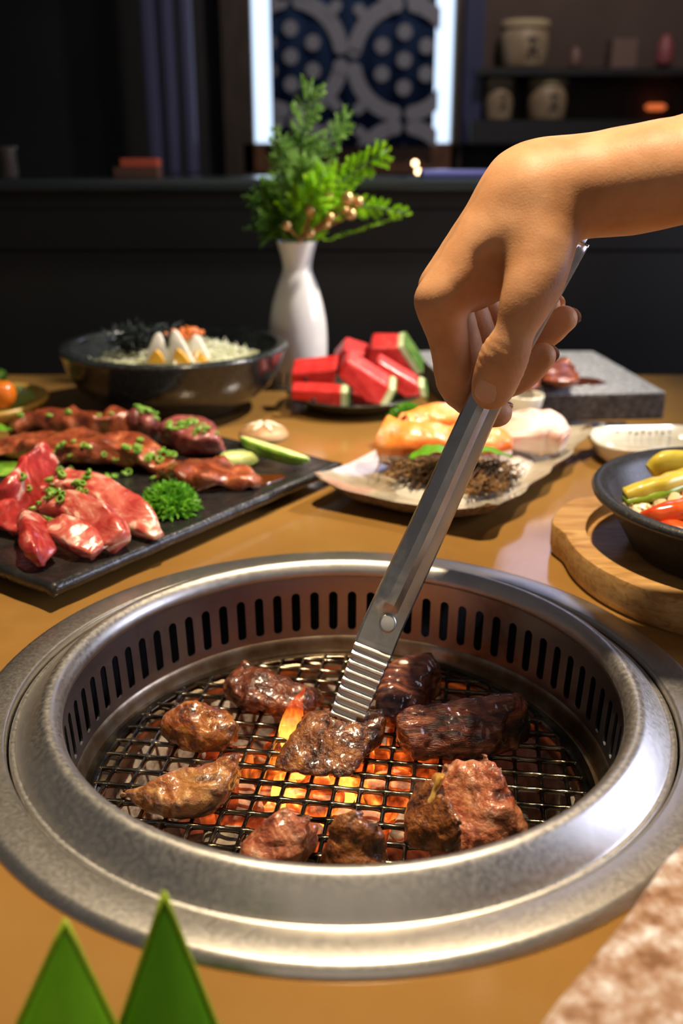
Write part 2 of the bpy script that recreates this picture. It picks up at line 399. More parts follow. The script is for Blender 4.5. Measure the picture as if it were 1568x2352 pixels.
# charcoal, glowing where the fire is
def char_mat():
    m = bpy.data.materials.new('glowing_charcoal'); m.use_nodes = True; nt = m.node_tree; b = nt.nodes['Principled BSDF']
    b.inputs['Roughness'].default_value = .9
    tc = nt.nodes.new('ShaderNodeTexCoord'); oi = nt.nodes.new('ShaderNodeObjectInfo')
    t = nt.nodes.new('ShaderNodeTexNoise'); t.inputs['Scale'].default_value = 90; t.inputs['Detail'].default_value = 6
    nt.links.new(tc.outputs['Object'], t.inputs['Vector'])
    r = ramp(nt, [(.35,(.06,.045,.035)),(.5,(.26,.20,.14)),(.68,(.48,.40,.30))]); nt.links.new(t.outputs['Fac'], r.inputs[0]); nt.links.new(r.outputs[0], b.inputs['Base Color'])
    # the hotter coals carry the value 'heat' on the object colour
    sp = nt.nodes.new('ShaderNodeSeparateColor'); nt.links.new(oi.outputs['Color'], sp.inputs[0])
    r2 = ramp(nt, [(.30,(0,0,0)),(.50,(.35,.35,.35)),(.72,(1,1,1))]); nt.links.new(t.outputs['Fac'], r2.inputs[0])
    mul = nt.nodes.new('ShaderNodeMath'); mul.operation = 'MULTIPLY'; nt.links.new(sp.outputs[0], mul.inputs[0]); nt.links.new(r2.outputs[0], mul.inputs[1])
    ec = ramp(nt, [(.0,(.25,.008,.001)),(.35,(.9,.12,.012)),(.8,(1,.42,.06)),(1,(1,.62,.16))]); nt.links.new(mul.outputs[0], ec.inputs[0])
    nt.links.new(ec.outputs[0], b.inputs['Emission Color'])
    m2 = nt.nodes.new('ShaderNodeMath'); m2.operation = 'MULTIPLY'; m2.inputs[1].default_value = 3.2; nt.links.new(mul.outputs[0], m2.inputs[0]); nt.links.new(m2.outputs[0], b.inputs['Emission Strength'])
    t3 = nt.nodes.new('ShaderNodeTexVoronoi'); t3.inputs['Scale'].default_value = 220; t3.feature = 'DISTANCE_TO_EDGE'; nt.links.new(tc.outputs['Object'], t3.inputs['Vector'])
    bp = nt.nodes.new('ShaderNodeBump'); bp.inputs['Strength'].default_value = .9; bp.inputs['Distance'].default_value = .002
    nt.links.new(t3.outputs['Distance'], bp.inputs['Height']); nt.links.new(bp.outputs[0], b.inputs['Normal'])
    return m
MT['char'] = char_mat()
rc_ = random.Random(3)
heatc = G(755, 1830, -.07)
spots = []
for ly, rad, cnt in ((0, .080, 40), (1, .080, 40), (2, .068, 30)):
    tries = 0; placed = []
    while len(placed) < cnt and tries < 6000:
        tries += 1
        a = rc_.uniform(0, 2*PI); r = rad*math.sqrt(rc_.random()); p = (r*math.cos(a), r*math.sin(a))
        if all(math.hypot(p[0]-q[0], p[1]-q[1]) > .0270 for q in placed): placed.append(p)
    spots += [(p, -.1010+.004*math.hypot(*p)/.095+.0082+ly*.0171) for p in placed]
cms = []
for s_ in range(4):
    Mx = Matrix.Rotation(s_*.7, 3, 'Z')
    pts = [Mx @ Vector((x*.0094*(1+.10*math.sin(s_+x*3+y)), y*.0102, z*.0072)) for x in (-1,1) for y in (-1,1) for z in (-1,1)]
    cms.append(chunk(pts, k=.0010, h=.0016, amp=.0008, f=180, amp2=.0005, f2=500, seed=s_))
base_coal = []
for i, (p, zz) in enumerate(spots):
    s_ = i % 4
    d = math.hypot(p[0]-heatc.x, (p[1]-heatc.y)*1.0); heat = max(0, 1.30-d/.056)
    lab = 'glowing orange lump of charcoal under the wire grate' if heat > .12 else 'ash covered lump of charcoal burning out near the bowl edge'
    if i < 4:
        o = mk('charcoal_lump', cms[s_][0], cms[s_][1], MT['char'], origin=(0,0,0)); base_coal.append(o)
    else:
        o = base_coal[s_].copy(); COL.objects.link(o)
    o.location = (p[0], p[1], zz); o.rotation_euler = (rc_.uniform(-.07,.07), rc_.uniform(-.07,.07), rc_.uniform(0, PI))
    o.color = (min(heat, 1), 0, 0, 1)
    tag(o, lab, 'charcoal', 'glowing charcoal' if heat > .12 else 'ashy charcoal')

# flames licking up through the grate
def flame_mat():
    m = bpy.data.materials.new('flame'); m.use_nodes = True; nt = m.node_tree
    for n_ in list(nt.nodes):
        if n_.type == 'BSDF_PRINCIPLED': nt.nodes.remove(n_)
    out = nt.nodes['Material Output']; tc = nt.nodes.new('ShaderNodeTexCoord'); sx = nt.nodes.new('ShaderNodeSeparateXYZ')
    nt.links.new(tc.outputs['Generated'], sx.inputs[0])
    ns_ = nt.nodes.new('ShaderNodeTexNoise'); ns_.inputs['Scale'].default_value = 5; nt.links.new(tc.outputs['Generated'], ns_.inputs['Vector'])
    ad = nt.nodes.new('ShaderNodeMath'); ad.operation = 'MULTIPLY_ADD'; ad.inputs[1].default_value = .5; nt.links.new(ns_.outputs['Fac'], ad.inputs[0]); nt.links.new(sx.outputs['Z'], ad.inputs[2])
    r = ramp(nt, [(.25,(1,.55,.10)),(.6,(1,.50,.08)),(.95,(1,.20,.02)),(1.0,(.8,.06,.005))]); nt.links.new(ad.outputs[0], r.inputs[0])
    em = nt.nodes.new('ShaderNodeEmission'); em.inputs[1].default_value = 2.2; nt.links.new(r.outputs[0], em.inputs[0])
    tr = nt.nodes.new('ShaderNodeBsdfTransparent'); mx = nt.nodes.new('ShaderNodeMixShader')
    al = ramp(nt, [(.2,(.55,.55,.55)),(.75,(.62,.62,.62)),(1.0,(.10,.10,.10))]); nt.links.new(ad.outputs[0], al.inputs[0]); nt.links.new(al.outputs[0], mx.inputs[0])
    nt.links.new(tr.outputs[0], mx.inputs[1]); nt.links.new(em.outputs[0], mx.inputs[2]); nt.links.new(mx.outputs[0], out.inputs[0])
    return m
MT['flame'] = flame_mat()
for (px, py, top, wd, sway, lab) in ((680, 1735, -.016, .0085, .004, 'tall orange flame rising beside the meat held in the tongs'),
                           (655, 1800, -.0445, .0075, .001, 'short yellow flame below the grate in front of the held meat'),
                           (775, 1812, -.0445, .0090, -.001, 'yellow flame burning below the grate under the held meat'),
                           (770, 1885, -.0445, .0065, .001, 'small yellow flame between the two meat pieces by the front rim')):
    b = G(px, py, -.055); zb = -.068
    pts = [(b.x, b.y, zb), (b.x+sway*.3, b.y, zb+(top-zb)*.3), (b.x-sway*.4, b.y+.001, zb+(top-zb)*.65), (b.x+sway, b.y+.002, top)]
    v, f = loft(pts, [wd*.6, wd, wd*.7, .0005], [wd*.6, wd*.8, wd*.5, .0005], n=16, m=24, p=2, up=(0,1,0), amp=.0015, freq=120, seed=px)
    o = mk('flame', v, f, MT['flame']); tag(o, lab, 'flame', 'flames in the grill')

# ------------------------------------------------------------------ grilled meat
def meat_mat(name, stops, scale=55, rough=.34, coat=1.0, cr_=.06, bump=.7, bs=380, stretch=(1,1,1), dist=1.2, sss=.04):
    return M(name, rough=rough, coat=coat, coat_rough=cr_, stops=stops, nscale=scale, ndetail=7, ndist=dist, bump=bump, bscale=bs, bdist=.0018, cbump=.35, sss=sss, sss_r=(.004,.0015,.001), stretch=stretch, nrough=.62, char=1)
MT['m_dark'] = meat_mat('seared_dark', [(.34,(0.016,0.004,0.001)),(.45,(0.104,0.022,0.006)),(.55,(0.224,0.058,0.015)),(.68,(0.368,0.132,0.033))])
MT['m_amber'] = meat_mat('glazed_amber', [(.34,(0.032,0.007,0.002)),(.43,(0.216,0.050,0.007)),(.53,(0.400,0.140,0.018)),(.68,(0.544,0.264,0.059))], scale=60)
MT['m_pale'] = meat_mat('half_cooked_pale', [(.32,(0.080,0.017,0.005)),(.42,(0.352,0.116,0.026)),(.53,(0.512,0.241,0.070)),(.68,(0.608,0.380,0.177))], scale=52)
MT['m_pink'] = meat_mat('half_cooked_pink', [(.32,(0.072,0.014,0.007)),(.42,(0.368,0.093,0.037)),(.53,(0.560,0.225,0.110)),(.68,(0.624,0.357,0.213))], scale=50)
MT['m_brown'] = meat_mat('seared_brown', [(.36,(0.028,0.007,0.002)),(.46,(0.144,0.039,0.007)),(.56,(0.264,0.085,0.016)),(.70,(0.416,0.178,0.044))], scale=110, bs=520)
MT['m_stripe'] = meat_mat('seared_striped', [(.36,(0.014,0.003,0.002)),(.45,(0.104,0.020,0.007)),(.54,(0.256,0.066,0.026)),(.68,(0.496,0.217,0.118))], scale=34, stretch=(1.0,4.0,4.0))
GZ = -.0418     # top of the grate
def hull_from(base, top):
    """base / top: lists of (px, py, z)"""
    return [G(*p) for p in base] + [G(*p) for p in top]
meats = [
 ('curled dark seared meat roll lying near the slotted back wall', 'm_dark', [(520,1600,GZ),(600,1640,GZ),(720,1640,GZ),(735,1600,GZ),(560,1572,GZ)], [(528,1545,-.026),(560,1523,-.024),(650,1548,-.025),(722,1590,-.030),(690,1630,-.034),(545,1600,-.030)], .0042, []),
 ('glazed amber meat lump with burnt top beside the slotted wall', 'm_amber', [(370,1700,GZ),(420,1722,GZ),(520,1716,GZ),(545,1675,GZ),(440,1665,GZ)], [(362,1650,-.030),(395,1618,-.024),(465,1606,-.022),(530,1632,-.027),(540,1668,-.032),(400,1680,-.032),(470,1690,-.031)], .0040, []),
 ('pale golden crescent of meat with charred ridge', 'm_pale', [(290,1825,GZ),(340,1868,GZ),(450,1878,GZ),(540,1820,GZ),(552,1775,GZ),(420,1800,GZ)], [(293,1812,-.036),(390,1776,-.026),(470,1750,-.022),(548,1733,-.020),(552,1752,-.025),(500,1830,-.030),(400,1845,-.032)], .0036, []),
 ('small seared meat piece with pale fat edge behind the tongs', 'm_stripe', [(862,1660,GZ),(930,1672,GZ),(1005,1590,GZ),(960,1560,GZ),(880,1590,GZ)], [(868,1590,-.026),(905,1520,-.020),(965,1505,-.018),(1003,1515,-.022),(1000,1560,-.030),(925,1640,-.032),(870,1640,-.030)], .0034, []),
 ('thick rectangular rib meat block with glossy striped top', 'm_stripe', [(912,1705,GZ),(955,1752,GZ),(1160,1730,GZ),(1218,1690,GZ),(1180,1650,GZ),(930,1668,GZ)], [(908,1660,-.024),(925,1632,-.019),(1000,1612,-.016),(1150,1588,-.015),(1210,1608,-.020),(1216,1640,-.027),(1120,1690,-.028),(940,1705,-.030)], .0032, []),
 ('pink glistening meat strip with one burnt end by the front rim', 'm_pink', [(535,1975,GZ),(590,2010,GZ),(690,1985,GZ),(725,1930,GZ),(640,1905,GZ)], [(545,1958,-.033),(600,1895,-.022),(655,1862,-.018),(722,1872,-.021),(720,1905,-.028),(680,1960,-.030),(590,1988,-.034)], .0036, []),
 ('browned meat cube with dark seared face by the front rim', 'm_brown', [(722,1990,GZ),(740,2040,GZ),(870,2040,GZ),(885,1975,GZ),(800,1930,GZ)], [(735,1930,-.026),(780,1872,-.014),(850,1870,-.013),(876,1892,-.018),(882,1960,-.028),(740,1985,-.032),(860,2000,-.032)], .0038, []),
]
def rest(v, z): v = np.array([tuple(q) for q in v]); v[:,2] = np.maximum(v[:,2], z); return v
for lab, mt, base, top, k, cuts in meats:
    v, f = chunk(hull_from(base, top), k=k*.42, h=.0011, amp=.0022, f=95, amp2=.0011, f2=300, seed=len(lab), cuts=cuts)
    o = mk('grilled_meat', rest(v, GZ-.0005), f, MT[mt]); tag(o, lab, 'meat', 'meat pieces on the grate')
# the folded chunk: a thick flap leaning against a pale core
pts = hull_from([(935,1905,GZ),(1000,1968,GZ),(1120,1975,GZ),(1215,1935,GZ),(1170,1870,GZ),(1000,1850,GZ)],
                [(945,1820,-.026),(990,1780,-.018),(1050,1738,-.010),(1110,1722,-.006),(1142,1745,-.008),(1180,1840,-.020),(1222,1925,-.032),(1100,1905,-.027),(985,1890,-.031)])
fc = thing('grilled_meat', 'large folded meat chunk with pink cut side and charred top corner', 'meat', G(1075, 1930, GZ), 'meat pieces on the grate')
v, f = chunk(pts, k=.0017, h=.0011, amp=.0020, f=100, amp2=.0010, f2=330, seed=21, cuts=[(G(1030,1840,-.018), .010, .006)]); mk('core', rest(v, GZ-.0005), f, MT['m_pink'], fc)
fl = hull_from([(928,1925,GZ),(990,1965,GZ),(1050,1950,GZ)], [(932,1868,-.030),(965,1800,-.022),(1003,1800,-.016),(1060,1920,-.026),(1050,1945,-.032),(940,1910,-.034)])
v, f = chunk(fl, k=.0012, h=.0012, amp=.0014, f=120, amp2=.0008, f2=400, seed=5); mk('flap', rest(v, GZ-.0005), f, MT['m_brown'], fc, label='browned flap with knife marks')
v, f = chunk(hull_from([], [(976,1856,-.030),(992,1856,-.029),(998,1776,-.015),(1022,1776,-.014),(980,1852,-.024),(994,1852,-.023),(1002,1782,-.010),(1020,1782,-.010)]), k=.0007, h=.0009, amp=.0007, amp2=.0004, seed=9)
mk('fat_strip', v, f, M('yellow_fat', rough=.25, coat=.6, stops=[(.35,(.55,.27,.04)),(.65,(.78,.52,.16))], nscale=90, sss=.2, sss_r=(.004,.002,.001)), fc, label='yellow strip of fat')
# piece in the tongs
pts = [PD(708,1640,.021), PD(880,1636,.021), PD(872,1700,.014), G(800,1788,GZ+.002), G(640,1760,GZ+.002), PD(660,1700,.010),
       PD(712,1632,.032), PD(872,1630,.033), PD(868,1690,.026), G(802,1776,GZ+.002)+Vector((0,.006,0)), G(652,1745,GZ+.002)+Vector((0,.006,0))]
v, f = chunk(pts, k=.0014, h=.0011, amp=.0014, f=110, amp2=.0009, f2=420, seed=2)
o = mk('grilled_meat', rest(v, GZ-.0003), f, MT['m_brown']); tag(o, 'evenly browned meat slice lifted by the steel tongs', 'meat', 'meat pieces on the grate')

# ------------------------------------------------------------------ tongs
T = [PD(795,1652,.0175), PD(862,1478,.026), PD(893,1405,.030), PD(1000,1175,.040), PD(1112,925,.049), PD(1212,738,.056), PD(1316,548,.062)]
camv = Vector((-CAMX, -CAMY, CAMH))
def arm(T, wid, flip=1, depth=0.0, back=None):
    """one pressed-steel arm: corrugated jaw, flat neck, then a ridged channel"""
    Q = [Vector(c) for c in cr(T, 40)]
    # finer stations: 60 in the jaw, the rest for the shaft
    st = []
    jaw = (T[1]-T[0]).length; tot = sum((Q[i+1]-Q[i]).length for i in range(39))
    m1, m2 = 84, 60
    def at(s):
        acc = 0
        for i in range(39):
            L = (Q[i+1]-Q[i]).length
            if acc+L >= s or i == 38: u = (s-acc)/L; return Q[i].lerp(Q[i+1], u), (Q[i+1]-Q[i]).normalized()
            acc += L
    ss = [jaw*i/m1 for i in range(m1)] + [jaw+(tot-jaw)*i/m2 for i in range(m2+1)]
    sec = [-1,-.985,-.90,-.62,-.40,-.30,.10,.28,.42,.70,.93,1.0]
    V = []; F = []; n = len(sec)
    for s in ss:
        c, t = at(s)
        vd = (c-camv).normalized(); side = t.cross(vd).normalized()*-1
        if side.x < 0: side = -side
        nrm = side.cross(t).normalized()
        if nrm.dot(vd) > 0: nrm = -nrm            # towards the viewer
        tt = s/tot
        half = np.interp(tt, [0, .14, .17, .25, .62, .8, 1], wid)/2
        rid = min(max((s-jaw-.016)/.006, 0), 1)   # ridge starts above the flat neck
        jawf = 1 if s < jaw*.93 else 0
        ph = s/jaw*9.0
        cor = jawf*.0008*math.cos(2*PI*ph)
        sc = 1-jawf*.045*(0.5-.5*math.cos(2*PI*ph*1.0))
        bend = -.0016 if s > jaw else -.0016*(s/jaw)**3
        for k, u in enumerate(sec):
            hgt = rid*np.interp(u, [-1,-.95,-.62,-.34,.12,.42,.9,1], [-.0026,-.0003,.0016,.0034,.0034,.0006,-.0006,-.0028])
            hgt += (1-rid)*np.interp(u, [-1,-.97,.97,1], [-.0008,0,0,-.0008])
            p = c + side*(u*half*sc) + nrm*flip*(hgt+cor+bend)
            if s == 0: p = p - t*.0010*(1+math.cos(u*14))
            if back is not None: p = p + vd*back(tt)
            V.append(p)
    m = len(ss)
    for i in range(m-1):
        for k in range(n-1): F.append((i*n+k, i*n+k+1, (i+1)*n+k+1, (i+1)*n+k))
    return V, F
wid = [.0165,.0190,.0192,.0188,.0160,.0150,.0150]
tg = thing('tongs', 'slim stainless steel barbecue tongs with ridged jaws held over the grill', 'tongs', T[0])
for back, fl_, lab in ((None, 1, 'corrugated steel arm facing the diner'), (lambda t: float(np.interp(t, [0,.15,.45,.65,.85,1], [.017,.017,.015,.012,.0105,.010])), -1, 'far arm of the tongs')):
    v, f = arm(T, wid, fl_, back=back)
    o = mk('arm', v, f, MT['tong'], tg, label=lab); s_ = o.modifiers.new('thick', 'SOLIDIFY'); s_.thickness = .0010; s_.offset = 0
    auto(o, 22)
    if fl_ == 1: front_arm = o
c0 = Vector(T[-1]); vd = (c0-camv).normalized(); ax = (T[-1]-T[-2]).normalized(); sd = ax.cross(vd).normalized()
V = []; F = []
for i in range(13):
    a = PI*i/12
    for u in (-1, 1): V.append(c0 + vd*(.005-.005*math.cos(a)) + ax*(.006*math.sin(a)-.001) + sd*u*.0058)
for i in range(12): F.append((2*i, 2*i+1, 2*i+3, 2*i+2))
o = mk('spring_bend', V, F, MT['tong'], tg); s_ = o.modifiers.new('thick', 'SOLIDIFY'); s_.thickness = .0010; s_.offset = 0
# pressed dimple where the ridge ends
p = PD(890,1432,.0285); vd = (p-camv).normalized()
V, F = lathe([(.0001,.0003),(.0018,.00026),(.0032,.00014),(.0042,0),(.0042,-.0004),(.0001,-.0004)], n=24)
Rm = (-vd).to_track_quat('Z', 'Y').to_matrix()
mk('dimple', [Rm @ (Vector((q[0], q[1]*1.1, q[2]))) + p - vd*.0012 for q in V], F, MT['tong'], front_arm)

# ------------------------------------------------------------------ hand and forearm
def skin_mat():
    m = M('skin', rough=.50, spec=.3, sss=.18, sss_r=(.006,.0025,.0012), stops=[(.32,(.50,.235,.105)),(.5,(.60,.305,.15)),(.7,(.66,.36,.19))], nscale=45, ndetail=5, bump=.22, bscale=900, bdist=.0006)
    return m
MT['skin'] = skin_mat()
def mm(L): return [(PD(px, py, Y), r/1000) for px, py, Y, r in L]
CH = {  # chains of tapered capsules: (pixel x, pixel y, y, radius mm)
 'index': mm([(1010,690,.047,10.8),(1032,790,.055,8.6),(1050,888,.066,8.3),(1110,940,.0755,7.0),(1148,949,.0765,6.2)]),
 'middle': mm([(1015,660,.070,10.6),(1062,790,.078,8.8),(1092,875,.084,8.4),(1178,872,.081,7.4),(1246,818,.075,6.6)]),
 'ring': mm([(1040,640,.090,10.2),(1090,745,.098,8.4),(1120,825,.101,8.0),(1205,800,.097,7.2),(1296,732,.088,6.6)]),
 'little': mm([(1065,620,.110,9.2),(1115,700,.116,7.4),(1145,755,.118,7.0),(1205,745,.115,6.3),(1262,702,.106,5.8)]),
 'thumb': mm([(1240,520,.050,16.5),(1226,625,.038,14.0),(1202,696,.031,11.0),(1180,752,.0295,8.2),(1158,815,.0300,9.9),(1139,866,.0340,9.4),(1127,899,.0372,8.2)]),
 'mc_index': mm([(1205,470,.060,19),(1110,575,.054,15),(1010,690,.047,10.8)]),
 'mc_middle': mm([(1205,455,.074,19),(1105,560,.072,15),(1015,660,.070,10.6)]),
 'mc_ring': mm([(1215,455,.088,18),(1120,555,.090,15),(1040,640,.090,10.2)]),
 'mc_little': mm([(1225,465,.100,16),(1140,545,.106,13),(1065,620,.110,9.2)]),
 'web': mm([(1200,590,.052,14),(1135,630,.058,10),(1085,668,.060,8)]),
 'palm': mm([(1208,520,.078,15),(1140,620,.084,14)]),
}
FA = [PD(1232,452,.066), PD(1300,432,.067), PD(1420,420,.062), PD(1568,392,.054)]; FA += [FA[3]+Vector(q) for q in ((.10,-.012,.016),(.22,-.020,.020),(.28,-.020,.040))]
FR = [.0185,.0178,.0185,.0196,.028,.036,.038]
def sdcap(X, Y, Z, a, ra, b, rb):
    ab = b-a; L2 = max(ab.dot(ab), 1e-9)
    t = np.clip(((X-a.x)*ab.x+(Y-a.y)*ab.y+(Z-a.z)*ab.z)/L2, 0, 1)
    return np.sqrt((X-a.x-t*ab.x)**2+(Y-a.y-t*ab.y)**2+(Z-a.z-t*ab.z)**2) - (ra+(rb-ra)*t)
def smin(a, b, k):
    h = np.clip(.5+.5*(b-a)/k, 0, 1); return b+(a-b)*h-k*h*(1-h)
def chain(X, Y, Z, L, k=.004):
    D = None
    C = cr([(*p, r) for p, r in L], 3*len(L)-1)
    for a, b in zip(C[:-1], C[1:]):
        d = sdcap(X, Y, Z, Vector(a[:3]), a[3], Vector(b[:3]), b[3]); D = d if D is None else smin(D, d, .003)
    return D
def forearm(X, Y, Z):
    D = None
    C = cr([(*p, r) for p, r in zip(FA, FR)], 18)
    for s in (-1, 1):
        E = None
        for i in range(17):
            o_ = Vector((0, s*.0070, s*.0015)); a, b = C[i], C[i+1]
            d = sdcap(X, Y, Z, Vector(a[:3])+o_, a[3], Vector(b[:3])+o_, b[3]); E = d if E is None else smin(E, d, .006)
        D = E if D is None else smin(D, E, .012)
    return D
thumb_ax = (CH['thumb'][-1][0]-CH['thumb'][3][0]).normalized(); ip = CH['thumb'][4][0]
TQ = [Vector(c) for c in cr(T, 40)][18:]; TQ.append(TQ[-1]+(TQ[-1]-TQ[-2]).normalized()*.010)
def tong_room(X, Y, Z):                 # the space the two arms take up inside the fist
    R = None
    for i in range(0, len(TQ)-1, 3):
        a, b = TQ[i], TQ[min(i+3, len(TQ)-1)]; c = (a+b)/2; t = (b-a).normalized(); L = (b-a).length/2+.0015
        vd_ = (c-camv).normalized(); sd_ = t.cross(vd_).normalized(); nn_ = sd_.cross(t).normalized()
        if nn_.dot(vd_) < 0: nn_ = -nn_
        px_, py_, pz_ = X-c.x, Y-c.y, Z-c.z
        u = np.abs(px_*t.x+py_*t.y+pz_*t.z)-L; w_ = np.abs(px_*sd_.x+py_*sd_.y+pz_*sd_.z)-.0080
        q = px_*nn_.x+py_*nn_.y+pz_*nn_.z; d = np.maximum(-.0022-q, q-.0145)
        D = np.maximum(np.maximum(u, w_), d); R = D if R is None else np.minimum(R, D)
    return R
def hand(X, Y, Z):
    D = chain(X, Y, Z, CH['mc_index'], .006)
    for n_ in ('mc_middle', 'mc_ring', 'mc_little', 'palm'): D = smin(D, chain(X, Y, Z, CH[n_], .006), .009)
    D = smin(D, chain(X, Y, Z, CH['web'], .004), .012)
    # forearm: flattened, two parallel bones blended
    FAc = forearm(X, Y, Z)
    D = smin(D, FAc, .014)
    th = chain(X, Y, Z, CH['thumb'], .006)
    D = smin(D, th, .007)
    F = None
    for n_ in ('index', 'middle', 'ring', 'little'):
        d = chain(X, Y, Z, CH[n_], .003); F = d if F is None else np.minimum(F, d)
    D = smin(D, F, .004)
    # knuckle of the index finger and tendon ridge
    def groove(p, q, dep, wd):
        ab = q-p; t = np.clip(((X-p.x)*ab.x+(Y-p.y)*ab.y+(Z-p.z)*ab.z)/ab.dot(ab), 0, 1)
        d2 = (X-p.x-t*ab.x)**2+(Y-p.y-t*ab.y)**2+(Z-p.z-t*ab.z)**2
        return dep*np.exp(-d2/(wd*wd))
    D = D + groove(PD(1118,612,.040), PD(1140,740,.036), .0035, .0075)       # fold between thumb and first finger
    D = D + groove(PD(1278,470,.050), PD(1284,535,.052), .0030, .0050)       # crease at the wrist
    D = D - groove(PD(1150,520,.040), PD(1020,668,.036), .0009, .0060)       # tendon of the first finger
    D = D - groove(PD(1003,680,.036), PD(1003,684,.036), .0012, .0080)       # knuckle
    D = D - groove(PD(1160,470,.058), PD(1030,630,.060), .0008, .0060)
    # skin folds over the thumb joint
    s = (X-ip.x)*thumb_ax.x+(Y-ip.y)*thumb_ax.y+(Z-ip.z)*thumb_ax.z
    r2 = (X-ip.x)**2+(Y-ip.y)**2+(Z-ip.z)**2-s*s
    wv = np.exp(-(s/.0075)**2)*np.exp(-r2/(.015**2))
    D = D + wv*.00060*np.sin(s/.0037*2*PI+ 2.0*vnoise(X, Y, Z, 260, 4))
    D = D + .00030*vnoise(X, Y, Z, 95, 2)
    K = -tong_room(X, Y, Z); h_ = np.clip(.5+.5*(D-K)/.0016, 0, 1)     # flesh yields where it presses on the steel
    return K+(D-K)*h_+.0016*h_*(1-h_)
allp = [p for L in CH.values() for p, r in L]
lo = [min(p[i] for p in allp)-.022 for i in range(3)]; hi = [max(p[i] for p in allp)+.026 for i in range(3)]
hi = [max(hi[i], max(p[i] for p in FA)+.052) for i in range(3)]
V1, F1 = nets(hand, lo, hi, .0013, True)
ps = thing('person', "bare forearm and hand reaching in to grip steel tongs over the grill", 'person', FA[4])
VV, FF = V1, F1
body = mk('hand_and_arm', VV, FF, MT['skin'], ps); sm_ = body.modifiers.new('relax', 'SMOOTH'); sm_.factor = .5; sm_.iterations = 2
MT['nail'] = M('fingernail', (.70,.40,.265), .28, coat=.4, sss=.1, sss_r=(.003,.0015,.001))
MT['nail_lit'] = M('brightened_fingernail', (.86,.66,.54), .25, coat=.5)  # window light on these shaded nails is put into a brighter colour
def nail(c, axis, face, wd, ln, rad):
    axis = axis.normalized(); face = (face-axis*face.dot(axis)).normalized(); sd = axis.cross(face)
    V = []; F = []; nu, nv = 11, 11
    for lay in (0, 1):
        for i in range(nu):
            for j in range(nv):
                u = -1+2*i/(nu-1); v_ = -1+2*j/(nv-1)
                # round the square to a nail outline
                uu = u*math.sqrt(1-.42*v_*v_*(1 if v_ > 0 else .75)); vv_ = v_*math.sqrt(1-.30*u*u)
                a = uu*wd/2/rad
                p = c + sd*(rad*math.sin(a)) + face*(rad*math.cos(a)-rad - (0 if lay == 0 else .0012) - .0009*max(abs(u),abs(v_))**6 - .0010*(v_*.8)**2) + axis*(vv_*ln/2)
                V.append(p)
    for i in range(nu-1):
        for j in range(nv-1):
            a = i*nv+j; F.append((a, a+1, a+nv+1, a+nv)); b = nu*nv; F.append((b+a, b+a+nv, b+a+nv+1, b+a+1))
    return V, F
tcam = lambda p: (camv-p).normalized()
tp = CH['thumb'][-1][0]; ta = CH['thumb'][-1][0]-CH['thumb'][-2][0]
fdir = (tcam(tp)+Vector((-.25,0,-.05))).normalized()
def surf(p, d):
    t = .002
    while t < .03 and float(hand(np.array([p.x+d.x*t]), np.array([p.y+d.y*t]), np.array([p.z+d.z*t]))[0]) < 0: t += .0001
    return p+d*t
mk('thumb_nail', *nail(surf(tp-ta.normalized()*.0010, fdir)+fdir*.0006, ta, fdir, .0128, .0142, .0090), MT['nail'], body, label='short clean thumb nail')
for nm, fdv, wd in (('index', Vector((.5,.8,.5)), .010), ('middle', Vector((.75,.75,-.35)), .0105), ('ring', Vector((.65,.75,-.45)), .0105), ('little', Vector((.55,.8,-.4)), .009)):
    a = CH[nm][-1][0]; ax_ = (CH[nm][-1][0]-CH[nm][-2][0]).normalized(); r = CH[nm][-1][1]
    fdv = (fdv-ax_*fdv.dot(ax_)).normalized()
    mk('fingernail', *nail(surf(a, fdv)+fdv*.0003+ax_*.0010, ax_, fdv, wd, .011, r*1.0), MT['nail_lit'], body)

# ------------------------------------------------------------------ black serving slab with raw meat
A_ = G(120,1347,.016); B_ = G(785,1062,.016); AB = B_-A_; LU = AB.normalized(); WU = Vector((-LU.y, LU.x, 0))
SLW = .265; ZS = .016
sl = thing('serving_slab', 'long black ceramic slab carrying raw marinated meat', 'plate', (A_ + AB*.5 + WU*SLW*.5) * 1.0)
WL[sl].z = 0; sl.location.z = 0
nu, nv = 60, 56; V = []; F = []
for lay in (0, 1):
    for i in range(nu+1):
        for j in range(nv+1):
            u = i/nu; v_ = j/nv; p = A_ + AB*u + WU*(SLW*v_)
            e = min(u*AB.length, (1-u)*AB.length, v_*SLW, (1-v_)*SLW)
            wob = .0011*mnoise.noise(Vector((u*17, v_*11, 3)))*(1 if e < .001 else 0)
            if e < .001: p = p + WU*(wob if v_ in (0,1) else 0) + LU*(wob if u in (0,1) else 0)
            z = ZS + .0008*math.exp(-(e/.004)**2) + .00025*mnoise.noise(p*60) if lay == 0 else ZS-.0085 + (.002*math.exp(-(e/.003)**2))
            if lay == 0 and e < .0005: z -= .0012
            V.append((p.x, p.y, z))
N_ = (nu+1)*(nv+1)
for i in range(nu):
    for j in range(nv):
        a = i*(nv+1)+j; F.append((a, a+nv+1, a+nv+2, a+1)); F.append((N_+a, N_+a+1, N_+a+nv+2, N_+a+nv+1))
bd = [i*(nv+1) for i in range(nu+1)] + [nu*(nv+1)+j for j in range(1, nv+1)] + [i*(nv+1)+nv for i in range(nu-1, -1, -1)] + [j for j in range(nv-1, 0, -1)]
for k in range(len(bd)): a, b = bd[k], bd[(k+1) % len(bd)]; F.append((a, b, N_+b, N_+a))
MT['slab'] = M('black_slate_glaze', rough=.30, coat=.25, stops=[(.35,(.010,.010,.010)),(.6,(.020,.018,.017)),(.75,(.030,.024,.020))], nscale=70, bump=.5, bscale=380, bdist=.0009, rvar=.08)
mk('slab_top', V, F, MT['slab'], sl)
